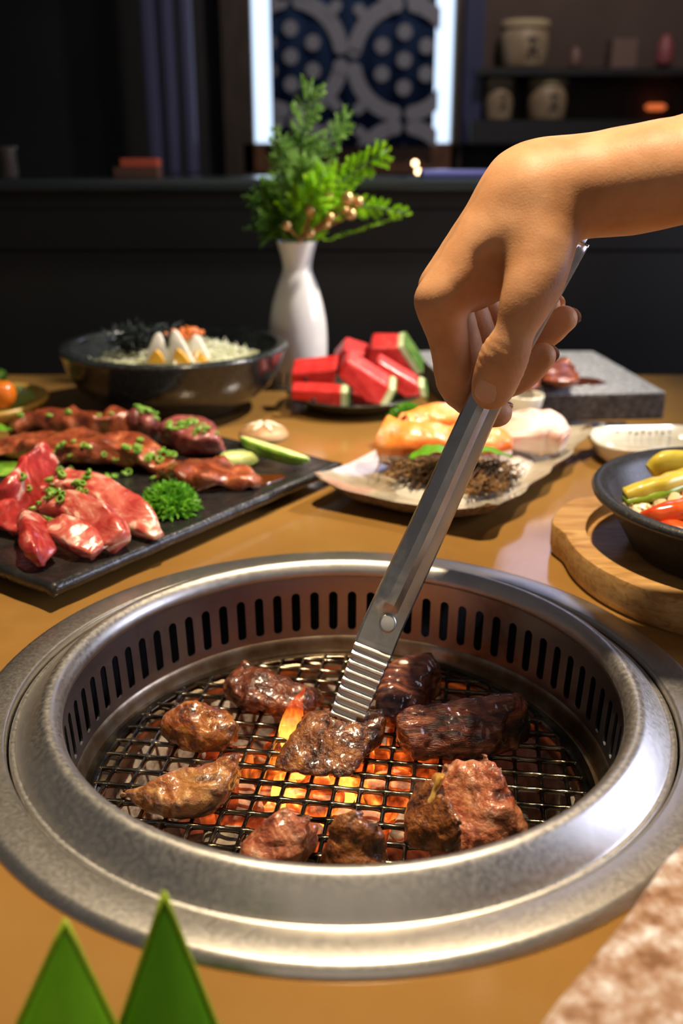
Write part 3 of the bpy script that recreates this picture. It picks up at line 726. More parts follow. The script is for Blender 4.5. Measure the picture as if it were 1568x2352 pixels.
for u, v_ in ((.10,.16),(.90,.16),(.10,.84),(.90,.84)):
    p = A_ + AB*u + WU*(SLW*v_); mk('foot', *lathe([(.009,0),(.011,.002),(.012,.0082)], (p.x, p.y, 0), 20), MT['slab'], sl)
ZM = ZS+.0006
MT['raw_pink'] = M('raw_pink_meat', rough=.3, coat=.5, coat_rough=.2, stops=[(.34,(.38,.035,.03)),(.46,(.52,.10,.075)),(.55,(.62,.20,.15)),(.62,(.82,.56,.46)),(.72,(.70,.30,.22))], nscale=42, ndetail=6, ndist=2.2, stretch=(1,1,2.2), bump=.3, bscale=350, bdist=.001, sss=.15, sss_r=(.006,.002,.0015))
MT['raw_red'] = M('raw_red_meat', rough=.3, coat=.6, coat_rough=.14, stops=[(.34,(.22,.014,.012)),(.5,(.42,.035,.03)),(.58,(.52,.09,.07)),(.64,(.80,.50,.42)),(.74,(.5,.1,.08))], nscale=36, ndetail=6, ndist=2.2, bump=.3, bscale=350, bdist=.001, sss=.15, sss_r=(.006,.002,.0015))
MT['marin'] = M('marinated_meat', rough=.22, coat=.9, coat_rough=.08, stops=[(.30,(.085,.016,.007)),(.46,(.22,.045,.016)),(.60,(.36,.095,.035)),(.74,(.56,.26,.15))], nscale=48, ndetail=6, ndist=1.4, bump=.55, bscale=330, bdist=.0015, sss=.1, sss_r=(.005,.002,.001))
MT['raw_dark'] = M('dark_raw_cube', rough=.35, coat=.5, coat_rough=.15, stops=[(.30,(.10,.020,.018)),(.5,(.24,.055,.050)),(.66,(.38,.14,.11)),(.78,(.55,.36,.24))], nscale=60, ndetail=6, ndist=1, bump=.5, bscale=420, bdist=.0012, sss=.1, sss_r=(.005,.002,.001))
def slice_(lab, mt, pts, W, H, name='raw_meat_slice', zs=None, rolls=None, seed=0, amp=.002, p=2.6, group='raw meat on the slab'):
    zs = zs or [h for h in H]
    sp = [G(px, py, ZM+z) for (px, py), z in zip(pts, zs)]
    v, f = loft(sp, W, H, n=32, m=44, p=p, rolls=rolls, amp=amp, freq=75, seed=seed, amp2=.0006, freq2=330)
    v = [Vector((q.x, q.y, max(q.z, ZM-.0004))) for q in map(Vector, v)]
    o = mk(name, v, f, MT[mt]); return tag(o, lab, 'meat', group)
slice_('long dark marinated meat slice draped along the black slab', 'marin', [(-45,1046),(60,1026),(170,1032),(270,1036),(340,1052),(388,1078)], [.008,.018,.021,.019,.013,.006], [.004,.008,.010,.010,.008,.004], seed=1, amp=.0065, p=3.6)
slice_('marinated meat slice with scallions heaped at the back of the slab', 'marin', [(20,985),(100,968),(190,976),(262,974),(300,990)], [.006,.013,.014,.012,.006], [.005,.010,.010,.011,.005], zs=[.005,.010,.010,.011,.005], seed=2, amp=.0065, p=3.6)
slice_('short knobbly dark meat piece sprinkled with scallions', 'raw_dark', [(305,958),(322,968),(342,982),(358,994)], [.004,.008,.009,.005], [.008,.012,.010,.006], zs=[.020,.014,.012,.008], seed=3, amp=.003)
v, f = chunk([G(*q) for q in ((370,1015,ZM),(425,1045,ZM),(508,1040,ZM),(500,1000,ZM),(378,962,.036),(425,950,.038),(490,972,.037),(508,1015,.030),(430,1000,.035),(375,985,.034))], k=.0018, h=.0016, amp=.0022, f=90, amp2=.001, f2=330, seed=4)
o = mk('raw_meat_cube', rest(v, ZM-.0003), f, MT['raw_dark']); tag(o, 'thick dark raw meat cube topped with garlic and scallions', 'meat', 'raw meat on the slab')
slice_('flat marinated meat slice in brown sauce beside the parsley', 'marin', [(392,1075),(450,1085),(520,1092),(590,1112)], [.010,.022,.018,.006], [.003,.007,.006,.003], seed=5, amp=.0050, p=3.6)
slice_('red meat slice standing curled up behind the pink slices', 'raw_red', [(112,1042),(78,1095),(38,1145),(8,1170)], [.0035,.0045,.005,.004], [.010,.015,.015,.010], zs=[.030,.021,.015,.010], rolls=[.3,.3,.2,.1], seed=6, amp=.002, p=4.5)
slice_('bunched pink meat mound under chopped scallions', 'raw_pink', [(112,1150),(132,1136),(160,1132),(188,1148)], [.0045,.0085,.0085,.005], [.005,.011,.011,.005], seed=7, amp=.004, p=3.5)
slice_('long pink meat slice with pale fat seam reaching towards the parsley', 'raw_pink', [(145,1098),(205,1118),(275,1155),(330,1202),(366,1234)], [0.0074,0.0094,0.0103,0.0090,0.0033], [.0042,.0062,.0066,.0050,.002], zs=[.020,.020,.015,.008,.003], rolls=[.35,.45,.55,.45,.3], seed=8, amp=.0022, p=4.5)
slice_('curved pink meat slice with white fat on its outer end', 'raw_pink', [(100,1160),(155,1160),(215,1183),(250,1215),(270,1246)], [0.0057,0.0078,0.0094,0.0098,0.0082], [.004,.006,.0065,.0065,.005], zs=[.016,.019,.017,.012,.008], rolls=[.5,.65,.75,.7,.6], seed=9, amp=.0022, p=4.5)
slice_('short orange pink meat slice with a notched end', 'raw_pink', [(112,1215),(150,1218),(190,1242),(226,1270)], [0.0068,0.0089,0.0089,0.0068], [.004,.0058,.005,.003], zs=[.011,.013,.009,.004], rolls=[.3,.4,.4,.2], seed=10, amp=.0025, p=4.5)
slice_('pointed red meat slice lying towards the slab corner', 'raw_red', [(76,1192),(80,1228),(88,1268),(96,1302)], [.0085,.0095,.0085,.0015], [.0045,.006,.0055,.002], zs=[.013,.013,.009,.002], rolls=[-.6,-.7,-.7,-.5], seed=11, amp=.0018, p=4.5)
slice_('thin dark red meat slice at the edge of the pink pile', 'raw_red', [(-30,1155),(0,1172),(25,1195),(42,1220)], [.007,.010,.009,.004], [.003,.0045,.004,.002], zs=[.010,.011,.008,.004], rolls=[.3,.4,.4,.2], seed=12, amp=.002, p=4.5)
# sauce pool
def pool(c, rx, ry, rz, mat, name, lab, cat, z, seed=0, th=.0009):
    pts = []
    for k in range(40):
        a = 2*PI*k/40; rr = 1+.22*mnoise.noise(Vector((math.cos(a)*1.5, math.sin(a)*1.5, seed)))
        x, y = rx*rr*math.cos(a), ry*rr*math.sin(a); pts.append((c.x+x*math.cos(rz)-y*math.sin(rz), c.y+x*math.sin(rz)+y*math.cos(rz)))
    v, f = prism(pts, z, z+th); o = bevel(mk(name, v, f, mat, smooth=True), th*.6, 2); auto(o); return tag(o, lab, cat)
MT['sauce'] = M('brown_sauce', (.10,.022,.006), .08, coat=1, coat_rough=.03)
pool(G(520,1112,ZS), .045, .012, .35, MT['sauce'], 'sauce_pool', 'thin pool of brown marinade under the flat marinated slice', 'sauce', ZS+.0002, 3)
# chopped scallion on the meat
MT['scal'] = M('scallion_green', rough=.35, stops=[(.35,(.10,.30,.02)),(.55,(.26,.48,.06)),(.75,(.55,.70,.30))], nscale=160, tl=.25)
def crumbs(name, lab, cat, spots, mat, size=.0022, seed=0, kind='ring', per=10, spread=.010, jz=.003):
    r = random.Random(seed); parts = []
    for c in spots:
        for k in range(per):
            p = c + Vector((r.gauss(0, spread), r.gauss(0, spread*.8), r.uniform(-jz, jz)))
            q = Matrix.Rotation(r.uniform(0, 6), 3, 'Z') @ Matrix.Rotation(r.uniform(-1, 1), 3, 'X')
            s = size*r.uniform(.7, 1.4)
            if kind == 'ring': v, f = lathe([(s*.62,-s*.35),(s,-s*.4),(s,s*.4),(s*.62,s*.35)], n=8, closed=True)
            else: v, f = box((0,0,0), (s*1.6, s, s*.8))
            parts.append(([q @ Vector(x)+p for x in v], f))
    v, f = join(parts); o = mk(name, v, f, mat); return tag(o, lab, cat, kind='stuff')
def on(px, py, z): return G(px, py, ZM+z)
crumbs('chopped_scallion', 'chopped green scallions scattered over the dark marinated meat', 'scallion', [on(75,960,.019),on(135,962,.019),on(135,1000,.027),on(160,1005,.026),on(240,962,.020),on(262,985,.034),on(290,1000,.028),on(322,960,.017),on(338,970,.017),on(370,1025,.020),on(350,1015,.022)], MT['scal'], seed=2, per=9, spread=.0085)
crumbs('chopped_scallion', 'pile of chopped green scallions on the pink raw meat', 'scallion', [on(100,1085,.030),on(120,1095,.029),on(140,1110,.028),on(155,1125,.026),on(110,1150,.022),on(165,1105,.026),on(125,1070,.033)], MT['scal'], seed=3, per=10, spread=.0065)
crumbs('chopped_scallion', 'chopped scallions on top of the thick dark meat cube', 'scallion', [on(385,970,.024),on(405,965,.026),on(435,960,.026),on(460,975,.025)], MT['scal'], seed=4, per=7, spread=.005)
# parsley
MT['pars'] = M('parsley_green', rough=.4, stops=[(.35,(.06,.26,.012)),(.6,(.18,.48,.03)),(.78,(.36,.66,.09))], nscale=120, tl=.3)
def parsley(name, lab, c, r, seed, nleaf=260):
    rn = random.Random(seed); root = thing(name, lab, 'parsley', c)
    parts = []; stems = []
    for k in range(nleaf):
        a = rn.uniform(0, 2*PI); el = rn.uniform(0, PI/2)**.9; rr = r*rn.uniform(.55, 1.0)
        p = c + Vector((rr*math.cos(a)*math.cos(el), rr*math.sin(a)*math.cos(el), rr*.75*math.sin(el)+.002))
        nrm = (p-c).normalized(); q = nrm.to_track_quat('Z', 'Y').to_matrix() @ Matrix.Rotation(rn.uniform(0, 6), 3, 'Z')
        s = r*.23*rn.uniform(.6, 1.4); V = [Vector((0,0,0))]; n = 9
        for i in range(n):
            t = 2*PI*i/n; V.append(Vector((s*math.cos(t)*(1 if i % 2 else .55), s*math.sin(t)*(1 if i % 2 else .55), s*(.75*(1 if i % 2 else -.35)+rn.uniform(-.1,.1)))))
        V = [q @ x + p for x in V]
        parts.append((V, [(0, 1+i, 1+(i+1) % n) for i in range(n)]))
        if k % 7 == 0: stems.append(tube([c+Vector((0,0,.001)), c.lerp(p, .5)+Vector((0,0,.002)), p], [.0008,.0007,.0005], n=6, m=6))
    v, f = join(parts); v = rest(v, c.z+.0002); o = mk('curly_leaves', v, f, MT['pars'], root, smooth=False); o['kind'] = 'stuff'
    v, f = join(stems); mk('stems', v, f, MT['scal'], root)
    return root
parsley('parsley_sprig', 'bushy curly parsley sprig between the raw meats on the black slab', G(388,1172,ZM), .0190, 1, 420)
# cucumber wedges, mushroom, cucumber slice
MT['cuke_in'] = M('cucumber_flesh', rough=.35, stops=[(.4,(.52,.62,.20)),(.65,(.70,.76,.36))], nscale=70, sss=.2, sss_r=(.006,.006,.002))
MT['cuke_sk'] = M('cucumber_skin', rough=.3, stops=[(.4,(.10,.28,.02)),(.65,(.26,.44,.05))], nscale=120, coat=.3)
def wedge(lab, a, b, r, roll=0, taper=.35):
    t = thing('cucumber_wedge', lab, 'cucumber', ((a+b)/2).x and (((a+b)/2).x, ((a+b)/2).y, min(a.z, b.z)), 'cucumber wedges on the slab')
    d = (b-a).normalized(); s = d.cross(Vector((0,0,1))).normalized(); u = s.cross(d)
    V = []; F = []; m = 14; VS = []; FS = []
    nA = 9
    for i in range(m+1):
        q = i/m; k = (max(.05, 1-abs(2*q-1)**3))**.5; c = a.lerp(b, q)
        for j in range(nA):
            an = -1.25+2.5*j/(nA-1)+roll; V.append(c + (s*math.sin(an)-u*math.cos(an))*r*k*.97 + u*r*.75)
            VS.append(c + (s*math.sin(an)-u*math.cos(an))*r*k + u*r*.75)
        V.append(c + u*r*(.75+.35*k*0.4) )
    n = nA+1
    for i in range(m):
        for j in range(n): F.append((i*n+j, i*n+(j+1) % n, (i+1)*n+(j+1) % n, (i+1)*n+j))
        for j in range(nA-1): FS.append((i*nA+j, i*nA+j+1, (i+1)*nA+j+1, (i+1)*nA+j))
    F += [tuple(range(n)), tuple(m*n+j for j in range(n))[::-1]]
    mk('flesh', V, F, MT['cuke_in'], t); o = mk('peel', VS, FS, MT['cuke_sk'], t); sm_ = o.modifiers.new('t', 'SOLIDIFY'); sm_.thickness = .0007; sm_.offset = 1
    return t
wedge('long cucumber wedge leaning in front of the mushroom', G(552,1022,ZM+.012), G(706,1072,ZM+.002), .0095, .55)
wedge('short cucumber wedge lying beside the flat marinated slice', G(508,1068,ZM+.003), G(596,1060,ZM+.003), .0085, -.5)
v, f = lathe([(.0005,0),(.016,0),(.018,.0006),(.017,.0014),(.0005,.0014)], G(15,1078,ZM), 32); o = mk('cucumber_slice', v, f, MT['cuke_sk']); tag(o, 'thin green cucumber slice under the long marinated meat', 'cucumber')
mc = G(606,1022,ZM)
ms = thing('mushroom', 'pale brown mushroom cap with a carved white star', 'mushroom', mc)
MT['mush'] = M('mushroom_cap', rough=.45, stops=[(.35,(.30,.16,.07)),(.6,(.48,.30,.15)),(.75,(.60,.44,.27))], nscale=45, bump=.2, bscale=300)
MT['mush_w'] = M('mushroom_white', rough=.6, base=(.78,.66,.50))
v, f = lathe([(.0005,.006),(.008,.0055),(.016,.005),(.0195,.0065),(.0200,.009),(.0175,.013),(.0110,.0163),(.004,.0175),(.0005,.0176)], mc, 40)
mk('cap', [Vector(q)+Vector((0,0,.0006*mnoise.noise(Vector(q)*90))) for q in v], f, MT['mush'], ms); mcap = bpy.data.objects[-1] if False else [o_ for o_ in ms.children if o_.name.startswith('cap')][0]
mk('stem', *lathe([(.0005,0),(.006,0),(.007,.002),(.0065,.0065),(.0005,.0065)], mc, 24), MT['mush_w'], ms)
parts = []
for k in range(6):
    a = k*PI/3; V = []
    for (rr, ww) in ((.0015,.0006),(.0085,.0026),(.0150,.0004)):
        for sg in (-1, 1):
            x = rr*math.cos(a)-sg*ww*math.sin(a); y = rr*math.sin(a)+sg*ww*math.cos(a)
            z = float(np.interp(rr, [0,.004,.011,.0175], [.0182,.0181,.0170,.0138])); V.append(Vector((x, y, z))+mc)
    parts.append((V, [(0,1,3,2),(2,3,5,4)]))
v, f = join(parts); o = mk('carved_star', v, f, MT['mush_w'], mcap, label='white star cut into the cap'); sm_ = o.modifiers.new('t', 'SOLIDIFY'); sm_.thickness = .0010; sm_.offset = 0

# ------------------------------------------------------------------ crab plate
L_ = G(697,1108,.020); Fc = G(1118,1196,.016); Rc = G(1366,987,.020)
e1 = (Fc-L_); e1.z = 0; e2 = (Rc-Fc); e2.z = 0
E2 = e2.normalized(); E1 = Vector((E2.y, -E2.x, 0)); w1 = e1.dot(E1); w2 = e2.length; O_ = Vector((Fc.x, Fc.y, 0)) - E1*w1
MT['cer_top'] = M('cream_glaze', rough=.16, coat=.6, coat_rough=.05, stops=[(.35,(.30,.24,.16)),(.55,(.46,.40,.30)),(.75,(.58,.53,.43))], nscale=40, ndetail=6, bump=.12, bscale=160, bdist=.001)
MT['cer_under'] = M('brown_stoneware', rough=.7, stops=[(.35,(.055,.036,.022)),(.55,(.16,.105,.065)),(.72,(.30,.21,.14))], nscale=420, ndetail=4, bump=.5, bscale=500, bdist=.0008)
cpl = thing('ceramic_plate', 'rectangular cream stoneware plate with a wavy upturned edge carrying crab legs', 'plate', (O_+E1*w1/2+E2*w2/2))
nu, nv = 40, 56; Vt = []; Ft = []; Vb = []
def plate_pt(u, v_, lay):
    du = 2*u-1; dv = 2*v_-1
    z = .0065 + .0095*abs(du)**3.0*1.0 + .0105*abs(dv)**4
    wob = .0022*math.sin(v_*PI*9+.5)*max(0, u-.8)/.2 if u > .8 else 0
    wob += .0008*math.sin(u*PI*7)*(max(0, .12-v_)/.12 + max(0, v_-.88)/.12)
    p = O_ + E1*(w1*(u + wob/w1)) + E2*(w2*v_)
    p.z = z + wob*.35
    # round the corners a little
    cx, cy = max(0, abs(du)-.84)/.16, max(0, abs(dv)-.90)/.10
    k = math.hypot(cx, cy)
    if k > 1: 
        s = 1/k; p = p - E1*math.copysign(w1*.08*cx*(1-s), du) - E2*math.copysign(w2*.05*cy*(1-s), dv)
    if lay: 
        th = .0095
        q = p - E1*(du*.009) - E2*(dv*.009); q.z = max(p.z-th, .0003); p = q
    return p
for lay, arr in ((0, Vt), (1, Vb)):
    for i in range(nu+1):
        for j in range(nv+1): arr.append(plate_pt(i/nu, j/nv, lay))
N_ = (nu+1)*(nv+1)
Fg = [(i*(nv+1)+j, (i+1)*(nv+1)+j, (i+1)*(nv+1)+j+1, i*(nv+1)+j+1) for i in range(nu) for j in range(nv)]
mk('glazed_top', Vt, Fg, MT['cer_top'], cpl, label='glossy cream glaze')
bd = [i*(nv+1) for i in range(nu+1)] + [nu*(nv+1)+j for j in range(1, nv+1)] + [i*(nv+1)+nv for i in range(nu-1, -1, -1)] + [j for j in range(nv-1, 0, -1)]
Vb2 = Vb + [Vt[i] for i in bd]; Fb = list(Fg)
for k in range(len(bd)): a, b = k, (k+1) % len(bd); Fb.append((bd[a], bd[b], N_+b, N_+a))
mk('stoneware_underside', Vb2, Fb, MT['cer_under'], cpl, label='rough brown speckled underside')
def CP(u, v_, dz=0): p = plate_pt(u, v_, 0); p.z += dz; return p
# salt / ice bed
MT['salt'] = M('coarse_salt', rough=.5, base=(.62,.58,.50), bump=.8, bscale=500, bdist=.002, sss=.1, sss_r=(.004,.004,.004))
nu, nv = 44, 44; V = []; F = []
for i in range(nu+1):
    for j in range(nv+1):
        x, y = -1+2*i/nu, -1+2*j/nv; q = max(0, 1-(x*x)**1.4-(y*y)**1.4)
        u, v_ = .56+.30*x, .46+.34*y; p = CP(min(u, .95), v_); p.z += -.0012 + .0105*q**.6 + (.0022*mnoise.noise(Vector((x*7, y*9, 2)))+.0015*mnoise.noise(Vector((x*22, y*26, 5))))*min(1, q*3)
        V.append(p)
F = [(i*(nv+1)+j, (i+1)*(nv+1)+j, (i+1)*(nv+1)+j+1, i*(nv+1)+j+1) for i in range(nu) for j in range(nv)]
o = mk('salt_bed', V, F, MT['salt']); tag(o, 'white mound of coarse salt on the cream plate', 'salt', kind='stuff')
# crab legs
MT['crab'] = M('crab_shell', rough=.4, coat=.2, stops=[(.34,(.86,.54,.36)),(.47,(.88,.30,.05)),(.66,(.86,.17,.025)),(.8,(.78,.10,.03))], nscale=34, ndetail=6, bump=.6, bscale=180, bdist=.0016, sss=.12, sss_r=(.006,.003,.001))
MT['crabw'] = M('crab_meat', rough=.35, stops=[(.35,(.86,.46,.36)),(.5,(.88,.68,.58)),(.7,(.88,.82,.74))], nscale=36, stretch=(1,1,3), bump=.25, bscale=300, sss=.2, sss_r=(.008,.004,.003), coat=.3)
def leg(lab, pts, W, H, mt, spikes=0, cut=True, seed=0):
    base = min(p.z for p in pts)-.008
    t = thing('crab_leg', lab, 'crab leg', (pts[0].x, pts[0].y, base), 'crab legs on the cream plate')
    v, f = loft(pts, W, H, n=32, m=48, p=3.4, amp=.0030, freq=70, seed=seed, amp2=.0010, freq2=180, rolls=[.5,.6,.5,.4]); shell = mk('shell', v, f, MT[mt], t)
    if mt == 'crab':
        v, f = loft([p-Vector((0,.0014,.0034)) for p in pts], [w_*.93 for w_ in W], [h_*.80 for h_ in H], n=24, m=36, p=3, amp=.002, freq=80, seed=seed+1); mk('belly', v, f, MT['crabw'], t, label='white underside of the shell')
    if cut:
        d = (pts[-1]-pts[-2]).normalized(); c = pts[-1]+d*.0010
        v, f = loft([c-d*.003, c+d*.0006, c+d*.0016], [W[-1]*.86, W[-1]*.84, W[-1]*.5], [H[-1]*.86, H[-1]*.84, H[-1]*.5], n=20, m=8, p=2.3); mk('cut_end', v, f, MT['crabw'], t, label='white meat at the cut end')
        d = (pts[0]-pts[1]).normalized(); c = pts[0]+d*.0010
        v, f = loft([c-d*.003, c+d*.0006, c+d*.0016], [W[0]*.86, W[0]*.84, W[0]*.5], [H[0]*.86, H[0]*.84, H[0]*.5], n=20, m=8, p=2.3); mk('cut_end', v, f, MT['crabw'], t, label='white meat at the cut end')
    r = random.Random(seed)
    for k in range(spikes):
        q = r.uniform(.1, .9); i = min(int(q*(len(pts)-1)), len(pts)-2); p = pts[i].lerp(pts[i+1], q*(len(pts)-1)-i)
        n_ = Vector((r.uniform(-.5,.5), -.6, .8)).normalized(); rad = np.interp(q, np.linspace(0,1,len(H)), H)
        Q = n_.to_track_quat('Z', 'Y').to_matrix(); v, f = lathe([(.0022,-.0015),(.0012,.0012),(.0002,.0034)], n=8)
        mk('spine', [Q @ Vector(x)+p+n_*float(rad)*.93 for x in v], f, MT['crabw'], shell)
    return t
zc0 = .030
leg('orange crab leg segment with spiny shell at the front of the pile', [G(888,1015,zc0), G(960,1020,zc0+.002), G(1060,1024,zc0), G(1160,1030,zc0-.004)], [.016,.0145,.0140,.0125], [.0165,.0150,.0140,.0125], 'crab', 9, seed=2)
leg('orange crab leg segment resting behind the spiny one', [G(930,985,zc0+.004), G(1000,966,zc0+.008), G(1070,964,zc0+.008), G(1128,980,zc0+.004)], [.010,.0115,.011,.009], [.010,.0115,.011,.009], 'crab', 5, seed=5)
leg('peeled pink and white crab leg at the far end of the plate', [G(1172,1000,zc0), G(1212,990,zc0+.002), G(1255,995,zc0), G(1292,1012,zc0-.004)], [.012,.015,.0155,.011], [.011,.014,.0145,.010], 'crabw', 0, True, seed=8)
# brown dried shreds and green leaves in front of the crab
MT['shred'] = M('dried_brown_shreds', rough=.7, stops=[(.40,(.035,.016,.005)),(.55,(.20,.095,.025)),(.7,(.50,.31,.12))], nscale=90)
r = random.Random(11); parts = []
def shred_at(c0, c1, n, hgt):
    for k in range(n):
        q = r.random(); c = c0.lerp(c1, q) + Vector((r.gauss(0,.010), r.gauss(0,.007), abs(r.gauss(0, hgt))))
        if c.y > float(np.interp(c.x, [G(888,1015,.03).x, G(960,1020,.032).x, G(1060,1024,.03).x, G(1160,1030,.026).x], [G(888,1015,.03).y, G(960,1020,.032).y, G(1060,1024,.03).y, G(1160,1030,.026).y]))-.021: continue
        a = r.uniform(0, 2*PI); el = r.uniform(-.6,.5); d = Vector((math.cos(a)*math.cos(el), math.sin(a)*math.cos(el), math.sin(el)))*r.uniform(.006,.013)
        m = c+Vector((r.gauss(0,.002), r.gauss(0,.002), r.gauss(0,.0025)))
        parts.append(tube([c-d, m, c+d], [.0004,.0007,.0003], n=4, m=4))
shred_at(G(935,1082,.020), G(1135,1090,.020), 520, .004)
shred_at(G(1085,1120,.017), G(1160,1105,.018), 150, .003)
v, f = join(parts); vv_ = []
for q in v:
    q = Vector(q); rel = q-O_; u_, w_ = rel.dot(E1)/w1, rel.dot(E2)/w2
    uc, wc = min(max(u_, .05), .93), min(max(w_, .04), .96); q = O_+E1*(uc*w1)+E2*(wc*w2)+Vector((0, 0, max(q.z, plate_pt(uc, wc, 0).z+.0003)))
    vv_.append(q)
o = mk('dried_shreds', vv_, f, MT['shred'], smooth=False); tag(o, 'heap of thin dried brown shreds in front of the crab legs', 'garnish', kind='stuff')
MT['leaf'] = M('bright_leaf', rough=.35, stops=[(.4,(.14,.40,.02)),(.65,(.24,.52,.04))], nscale=60, tl=.3, coat=.2)
def leaf(name, lab, a, b, wd, lift, cat='leaf', group=None, mat='leaf'):
    V = []; F = []; m = 14
    d = (b-a); s = d.cross(Vector((0,0,1))).normalized()
    for i in range(m+1):
        q = i/m; wv = wd*math.sin(PI*min(q*.92+.06, 1))**.8; c = a.lerp(b, q)+Vector((0,0,lift*math.sin(PI*q)))
        for j, u in enumerate((-1,-.5,0,.5,1)): V.append(c+s*(u*wv)+Vector((0,0,-.12*wd*(1-u*u)+.0006*math.sin(q*20+j))))
    for i in range(m):
        for j in range(4): F.append((i*5+j, i*5+j+1, (i+1)*5+j+1, (i+1)*5+j))
    o = mk(name, V, F, MT[mat]); sm_ = o.modifiers.new('t', 'SOLIDIFY'); sm_.thickness = .0005
    return tag(o, lab, cat, group)
leaf('green_leaf', 'bright green leaf tucked against the tongs over the dried shreds', G(940,1052,.036), G(1045,1036,.040), .0095, .004, group='green leaves under the crab')
leaf('green_leaf', 'bright green leaf below the orange crab cut end', G(1050,1036,.040), G(1175,1048,.034), .0085, .004, group='green leaves under the crab')
parsley('parsley_sprig', 'small parsley sprig behind the crab legs beside the watermelon', G(935,968,.0205), .0155, 6, 240)

# ------------------------------------------------------------------ stone bowl of rice
BC = Vector((PD(400, 790, .535).x, .535, 0)); KB = 1.105; KZ = PD(400, 790, .535).z/.0822
MT['stone_bowl'] = M('black_glazed_bowl', rough=.22, coat=.5, coat_rough=.1, stops=[(.35,(.012,.014,.014)),(.6,(.026,.030,.029)),(.75,(.045,.05,.048))], nscale=260, ndetail=3, bump=.25, bscale=240, bdist=.0008)
rb = .097
prof = [(.001,.004),(.046,.004),(.048,0),(.054,0),(.056,.006),(.070,.018),(.084,.036),(.0925,.058),(.0955,.074),(rb,.0785),(.0976,.0812),(.0965,.0832),(.0890,.0838),(.0868,.0825),(.0855,.076),(.082,.056),(.072,.034),(.050,.016),(.001,.012)]
bw = thing('stone_bowl', 'large black glazed stone bowl filled with rice and egg', 'bowl', BC)
prof = [(a*KB, b*KZ) for a, b in prof]
mk('bowl_body', *lathe(prof, BC, 96, closed=True), MT['stone_bowl'], bw)
MT['rice'] = M('rice_and_cabbage', rough=.5, stops=[(.35,(.48,.50,.26)),(.52,(.74,.74,.52)),(.7,(.86,.85,.72))], nscale=180, sss=.15, sss_r=(.005,.005,.003), bump=.4, bscale=400)
r = random.Random(4)
V, F = [], []
n1, n2 = 20, 40
for i in range(n1+1):
    for j in range(n2):
        a = 2*PI*j/n2; q = i/n1; rr = .0785*q
        p = Vector((rr*math.cos(a), rr*math.sin(a), .052+.024*(1-q*q)+.004*mnoise.noise(Vector((rr*math.cos(a)*70, rr*math.sin(a)*70, 1)))))
        V.append(Vector((p.x*KB, p.y*KB, p.z*KZ))+BC)
F = [(i*n2+j, i*n2+(j+1) % n2, (i+1)*n2+(j+1) % n2, (i+1)*n2+j) for i in range(n1) for j in range(n2)]
parts = [(V, F)]
for k in range(520):
    a = r.uniform(0, 2*PI); q = math.sqrt(r.random()); rr = .072*q; z = .053+.025*(1-q*q)+r.uniform(0,.005)
    if math.cos(a) > .1: z += .007*r.random()
    c = BC+Vector((rr*KB*math.cos(a), rr*KB*math.sin(a), z*KZ)); d = Vector((r.gauss(0,1), r.gauss(0,1), r.gauss(0,.6))).normalized()*r.uniform(.003,.009)
    parts.append(tube([c-d, c+Vector((0,0,.001)), c+d], [.0007,.0010,.0006], n=4, m=4))
v, f = join(parts); o = mk('rice_salad', v, f, MT['rice']); tag(o, 'mound of white rice and shredded cabbage in the black bowl', 'rice', kind='stuff')
def at_bowl(px, py, Y): return PD(px, py, Y)
MT['egg_w'] = M('egg_white', (.86,.82,.70), .3, sss=.2, sss_r=(.006,.005,.003)); MT['egg_y'] = M('egg_yolk', (.86,.45,.04), .5)
def egg(lab, L, Y):
    """L: left-base, tip, right-base pixels of the cut face"""
    t = thing('egg_wedge', lab, 'egg', tuple(PD(*L[0], Y)), 'egg wedges in the bowl')
    a, tp_, b = (PD(*q, Y) for q in L); bk = Vector((0, .012, -.004)); m1, m2 = a.lerp(tp_, .5), b.lerp(tp_, .5); bul = (b-a)*.10
    v, f = chunk([a, b, tp_+Vector((-.002,.003,0)), tp_+Vector((.003,.004,0)), m1-bul, m2+bul, m1+bk, m2+bk, a+bk, b+bk], k=.0009, h=.0012, amp=.0002, amp2=.0001); wh = mk('egg_white', v, f, MT['egg_w'], t)
    c = a.lerp(b, .5); q = [a.lerp(b, .16), b.lerp(a, .16), a.lerp(tp_, .34).lerp(c, .3), b.lerp(tp_, .34).lerp(c, .3), c.lerp(tp_, .42)]
    v, f = chunk([p+Vector((0,-.0022,0)) for p in q]+[p+Vector((0,.003,0)) for p in q], k=.0007, h=.0010, amp=.0003, amp2=.0002); mk('yolk', v, f, MT['egg_y'], t)
egg('slim egg wedge standing in the rice beside the dark seaweed', [(333,832),(360,766),(388,832)], .480)
egg('broad egg wedge with yellow yolk leaning on the shredded cabbage', [(390,832),(398,760),(445,832)], .480)
egg('third egg wedge half hidden behind the broad one', [(432,830),(446,770),(484,830)], .500)
MT['weed'] = M('dark_seaweed', rough=.45, stops=[(.4,(.006,.010,.008)),(.65,(.014,.024,.018))], nscale=150, tl=.05)
parts = []
for k in range(420):
    c = PD(332,780,.535)+Vector((r.gauss(0,.011), r.gauss(0,.009), r.gauss(0,.005))); d = Vector((r.gauss(0,1), r.gauss(0,1), r.gauss(0,.7))).normalized()*r.uniform(.004,.012)
    parts.append(tube([c-d, c+Vector((r.gauss(0,.002),0,.002)), c+d], [.0006,.0012,.0005], n=4, m=5))
v, f = join(parts); o = mk('shredded_seaweed', v, f, MT['weed']); tag(o, 'tuft of black shredded seaweed in the rice bowl', 'seaweed', kind='stuff')
MT['roe'] = M('orange_roe', (.80,.20,.02), .3, coat=.5, sss=.15, sss_r=(.005,.002,.001))
parts = []
